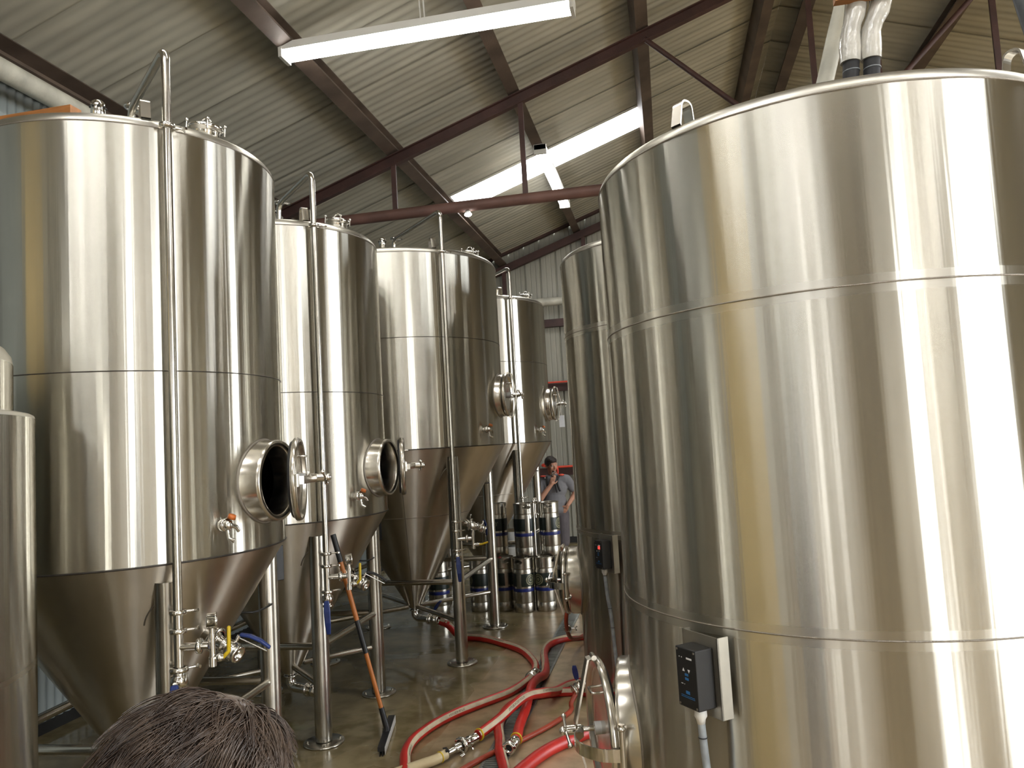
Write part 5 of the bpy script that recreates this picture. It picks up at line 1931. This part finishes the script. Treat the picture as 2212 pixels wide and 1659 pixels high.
for k in (-1, 1):
    sh = o_ + lf * 0.20 * k + Vector((0, 0, 1.25))
    el = o_ + lf * 0.25 * k + bk * 0.05 + Vector((0, 0, 0.99))
    wr = o_ + lf * 0.25 * k - bk * 0.06 + Vector((0, 0, 0.77))
    bp += [('limb', [sh, el], [0.055, 0.042]), ('limb', [el, wr], [0.042, 0.027])]
    bp += hand_parts(wr, (-bk.x * 0.15, -bk.y * 0.15, -1), -bk, 0.5, 0.95, -lf * k)
    hi, kn_, an_ = o_ + lf * 0.09 * k + Vector((0, 0, 0.80)), o_ + lf * 0.10 * k - bk * 0.01 + Vector((0, 0, 0.44)), o_ + lf * 0.10 * k + bk * 0.02 + Vector((0, 0, 0.08))
    bp += [('limb', [hi, kn_], [0.085, 0.056]), ('limb', [kn_, an_], [0.054, 0.036]), ('limb', [an_, an_ - bk * 0.16 + Vector((0, 0, -0.04))], [0.038, 0.032])]
nb = blob(bp, 'body', M['skin'], 0.0055, 3, np_)
face_details(nb, HP2, HX2)
ts = [('ball', o_ + Vector((0, 0, 1.13)), (0.168, 0.165, 0.18)), ('ball', o_ + Vector((0, 0, 0.95)), (0.158, 0.155, 0.17)), ('ball', o_ + Vector((0, 0, 0.85)), (0.172, 0.15, 0.09)),
      ('limb', [o_ + lf * 0.18 + Vector((0, 0, 1.26)), o_ + Vector((0, 0, 1.285)), o_ - lf * 0.18 + Vector((0, 0, 1.26))], [0.075, 0.076, 0.075])]
for k in (-1, 1):
    sh = o_ + lf * 0.20 * k + Vector((0, 0, 1.25))
    el = o_ + lf * 0.25 * k + bk * 0.05 + Vector((0, 0, 0.99))
    ts.append(('limb', [sh, sh + (el - sh) * 0.7], [0.070, 0.064]))
blob(ts, 't_shirt', M['navy'], 0.008, 4, np_)
tr = [('ball', o_ + Vector((0, 0, 0.82)), (0.172, 0.152, 0.10))]
for k in (-1, 1):
    tr.append(('limb', [o_ + lf * 0.09 * k + Vector((0, 0, 0.80)), o_ + lf * 0.10 * k + Vector((0, 0, 0.44)), o_ + lf * 0.10 * k + bk * 0.02 + Vector((0, 0, 0.12))], [0.097, 0.07, 0.062]))
blob(tr, 'trousers', M['jeans'], 0.008, 4, np_)
for k in (-1, 1):
    a = o_ + lf * 0.10 * k + bk * 0.02
    blob([('limb', [a + Vector((0, 0, 0.07)) + bk * 0.03, a - bk * 0.17 + Vector((0, 0, 0.04))], [0.05, 0.04]), ('limb', [a + bk * 0.04 + Vector((0, 0, 0.025)), a - bk * 0.18 + Vector((0, 0, 0.022))], [0.045, 0.042])], 'shoe', M['boot'], 0.007, 3, np_)


def strands(parent, P, X, m, locks=640, per=14, seed=3):
    """wet-looking combed hair: locks of thin tapered tubes growing from the scalp away from the crown"""
    rnd = random.Random(seed)
    cen = P(-0.012, 0, 0.026)
    ax = (0.101, 0.080, 0.092)
    crown = Vector((-0.80, -0.15, 0.50)).normalized()

    def surf(d, off):
        k = 1.0 / math.sqrt((d.x / ax[0]) ** 2 + (d.y / ax[1]) ** 2 + (d.z / ax[2]) ** 2)
        return d * (k + off)

    def grow(d, ln, lift, turn, n, fly):
        cur, p, pts = d.copy(), surf(d, 0.0), []
        step = ln / (n - 1)
        for i in range(n):
            t = i / (n - 1)
            pts.append(p.copy())
            nrm = cur.normalized()
            tang = (nrm - crown) - nrm * (nrm - crown).dot(nrm)
            if tang.length < 1e-3:
                tang = Vector((1, 0, 0)) - nrm * nrm.x
            tang.normalize()
            fw = Vector((1, 0.1, 0)) - nrm * nrm.x
            if nrm.z > 0.2:
                tang = (tang + fw * 0.9 * min(1, (nrm.z - 0.2) * 2)).normalized()
            tang = (tang + nrm.cross(tang) * turn * (0.4 + t)).normalized()
            nxt = p + tang * step
            cur = nxt.normalized()
            base = surf(cur, 0.0).length
            off = lift * (1 - (1 - min(1.0, t * 1.5)) ** 2) + fly * t * t
            if nxt.x > 0.078:                       # fringe runs straight on past the brow
                p = p + (tang + Vector((0.9, -0.2, 0.15))).normalized() * step
            else:
                p = cur * (base + off)
        return pts
    vs, fs = [], []
    made = tries = 0
    n = 9
    while made < locks and tries < locks * 12:
        tries += 1
        d = Vector((rnd.gauss(0, 1), rnd.gauss(0, 1), rnd.gauss(0, 1)))
        if d.length < 1e-3:
            continue
        d.normalize()
        if made > locks * 0.78:                     # fill in round the crown
            d = (crown + d * 0.42).normalized()
        lim = 0.60 if d.x > 0.40 else (0.10 + 0.5 * (d.x + 0.1) if d.x > -0.1 else -0.45)
        if d.y > 0 and d.x > -0.05:
            lim = max(lim, 0.56)
        if d.z < lim or d.x > 0.70:
            continue
        made += 1
        top = max(0.0, min(1.0, (d.z - 0.15) * 1.8))
        ln = (0.045 + 0.068 * top) * rnd.uniform(0.8, 1.2)
        if d.y > 0 and d.x > -0.05 and d.z < 0.72:
            ln *= 0.5
        lift = 0.007 + 0.019 * top * rnd.uniform(0.5, 1.2)
        turn = rnd.uniform(-0.4, 0.4) if d.x < 0.2 else rnd.uniform(-0.8, 0.8)
        fly = rnd.choice((0, 0, 0, 0.004, 0.012)) if d.x < 0.35 else rnd.uniform(-0.002, 0.030)
        guide = grow(d, ln, lift, turn, n, fly)
        tip = rnd.uniform(0.12, 0.38)
        for k in range(per):
            e = (d + Vector((rnd.gauss(0, 1), rnd.gauss(0, 1), rnd.gauss(0, 1))) * 0.085).normalized()
            own = grow(e, ln * rnd.uniform(0.85, 1.05), lift * rnd.uniform(0.75, 1.1), turn + rnd.uniform(-0.1, 0.1), n, fly)
            pts = []
            for i in range(n):
                t = i / (n - 1)
                w_ = (1 - t) + tip * t
                pts.append(guide[i] + (own[i] - guide[i]) * w_)
            base = len(vs)
            w = rnd.uniform(0.0008, 0.0015)
            for i in range(n):
                tt = (pts[min(i + 1, n - 1)] - pts[max(i - 1, 0)])
                tt = tt.normalized() if tt.length > 1e-7 else Vector((1, 0, 0))
                u = tt.cross(pts[i].normalized())
                u = u.normalized() if u.length > 1e-6 else tt.orthogonal().normalized()
                v = tt.cross(u)
                ww = w * (1 - 0.75 * (i / (n - 1)) ** 1.5)
                for a in (0.0, 2.09, 4.19):
                    vs.append(cen + X @ (pts[i] + (u * math.cos(a) + v * math.sin(a)) * ww))
            for i in range(n - 1):
                for a in range(3):
                    fs.append((base + i * 3 + a, base + i * 3 + (a + 1) % 3, base + i * 3 + 3 + (a + 1) % 3, base + i * 3 + 3 + a))
    me = bpy.data.meshes.new('hair')
    me.from_pydata(vs, [], fs)
    me.polygons.foreach_set('use_smooth', [True] * len(fs))
    me.materials.append(m)
    me.update()
    o = bpy.data.objects.new('hair', me)
    COL.objects.link(o)
    o.parent = parent
    return o


hair = strands(np_, HP2, HX2, M['hairb'])
b = MB()
q = []
b.ball(HP2(-0.026, 0, 0.036), (0.090, 0.081, 0.0905), 40, 0, HX2)
scalp = b.build('hair_base', M['hairb'], hair)
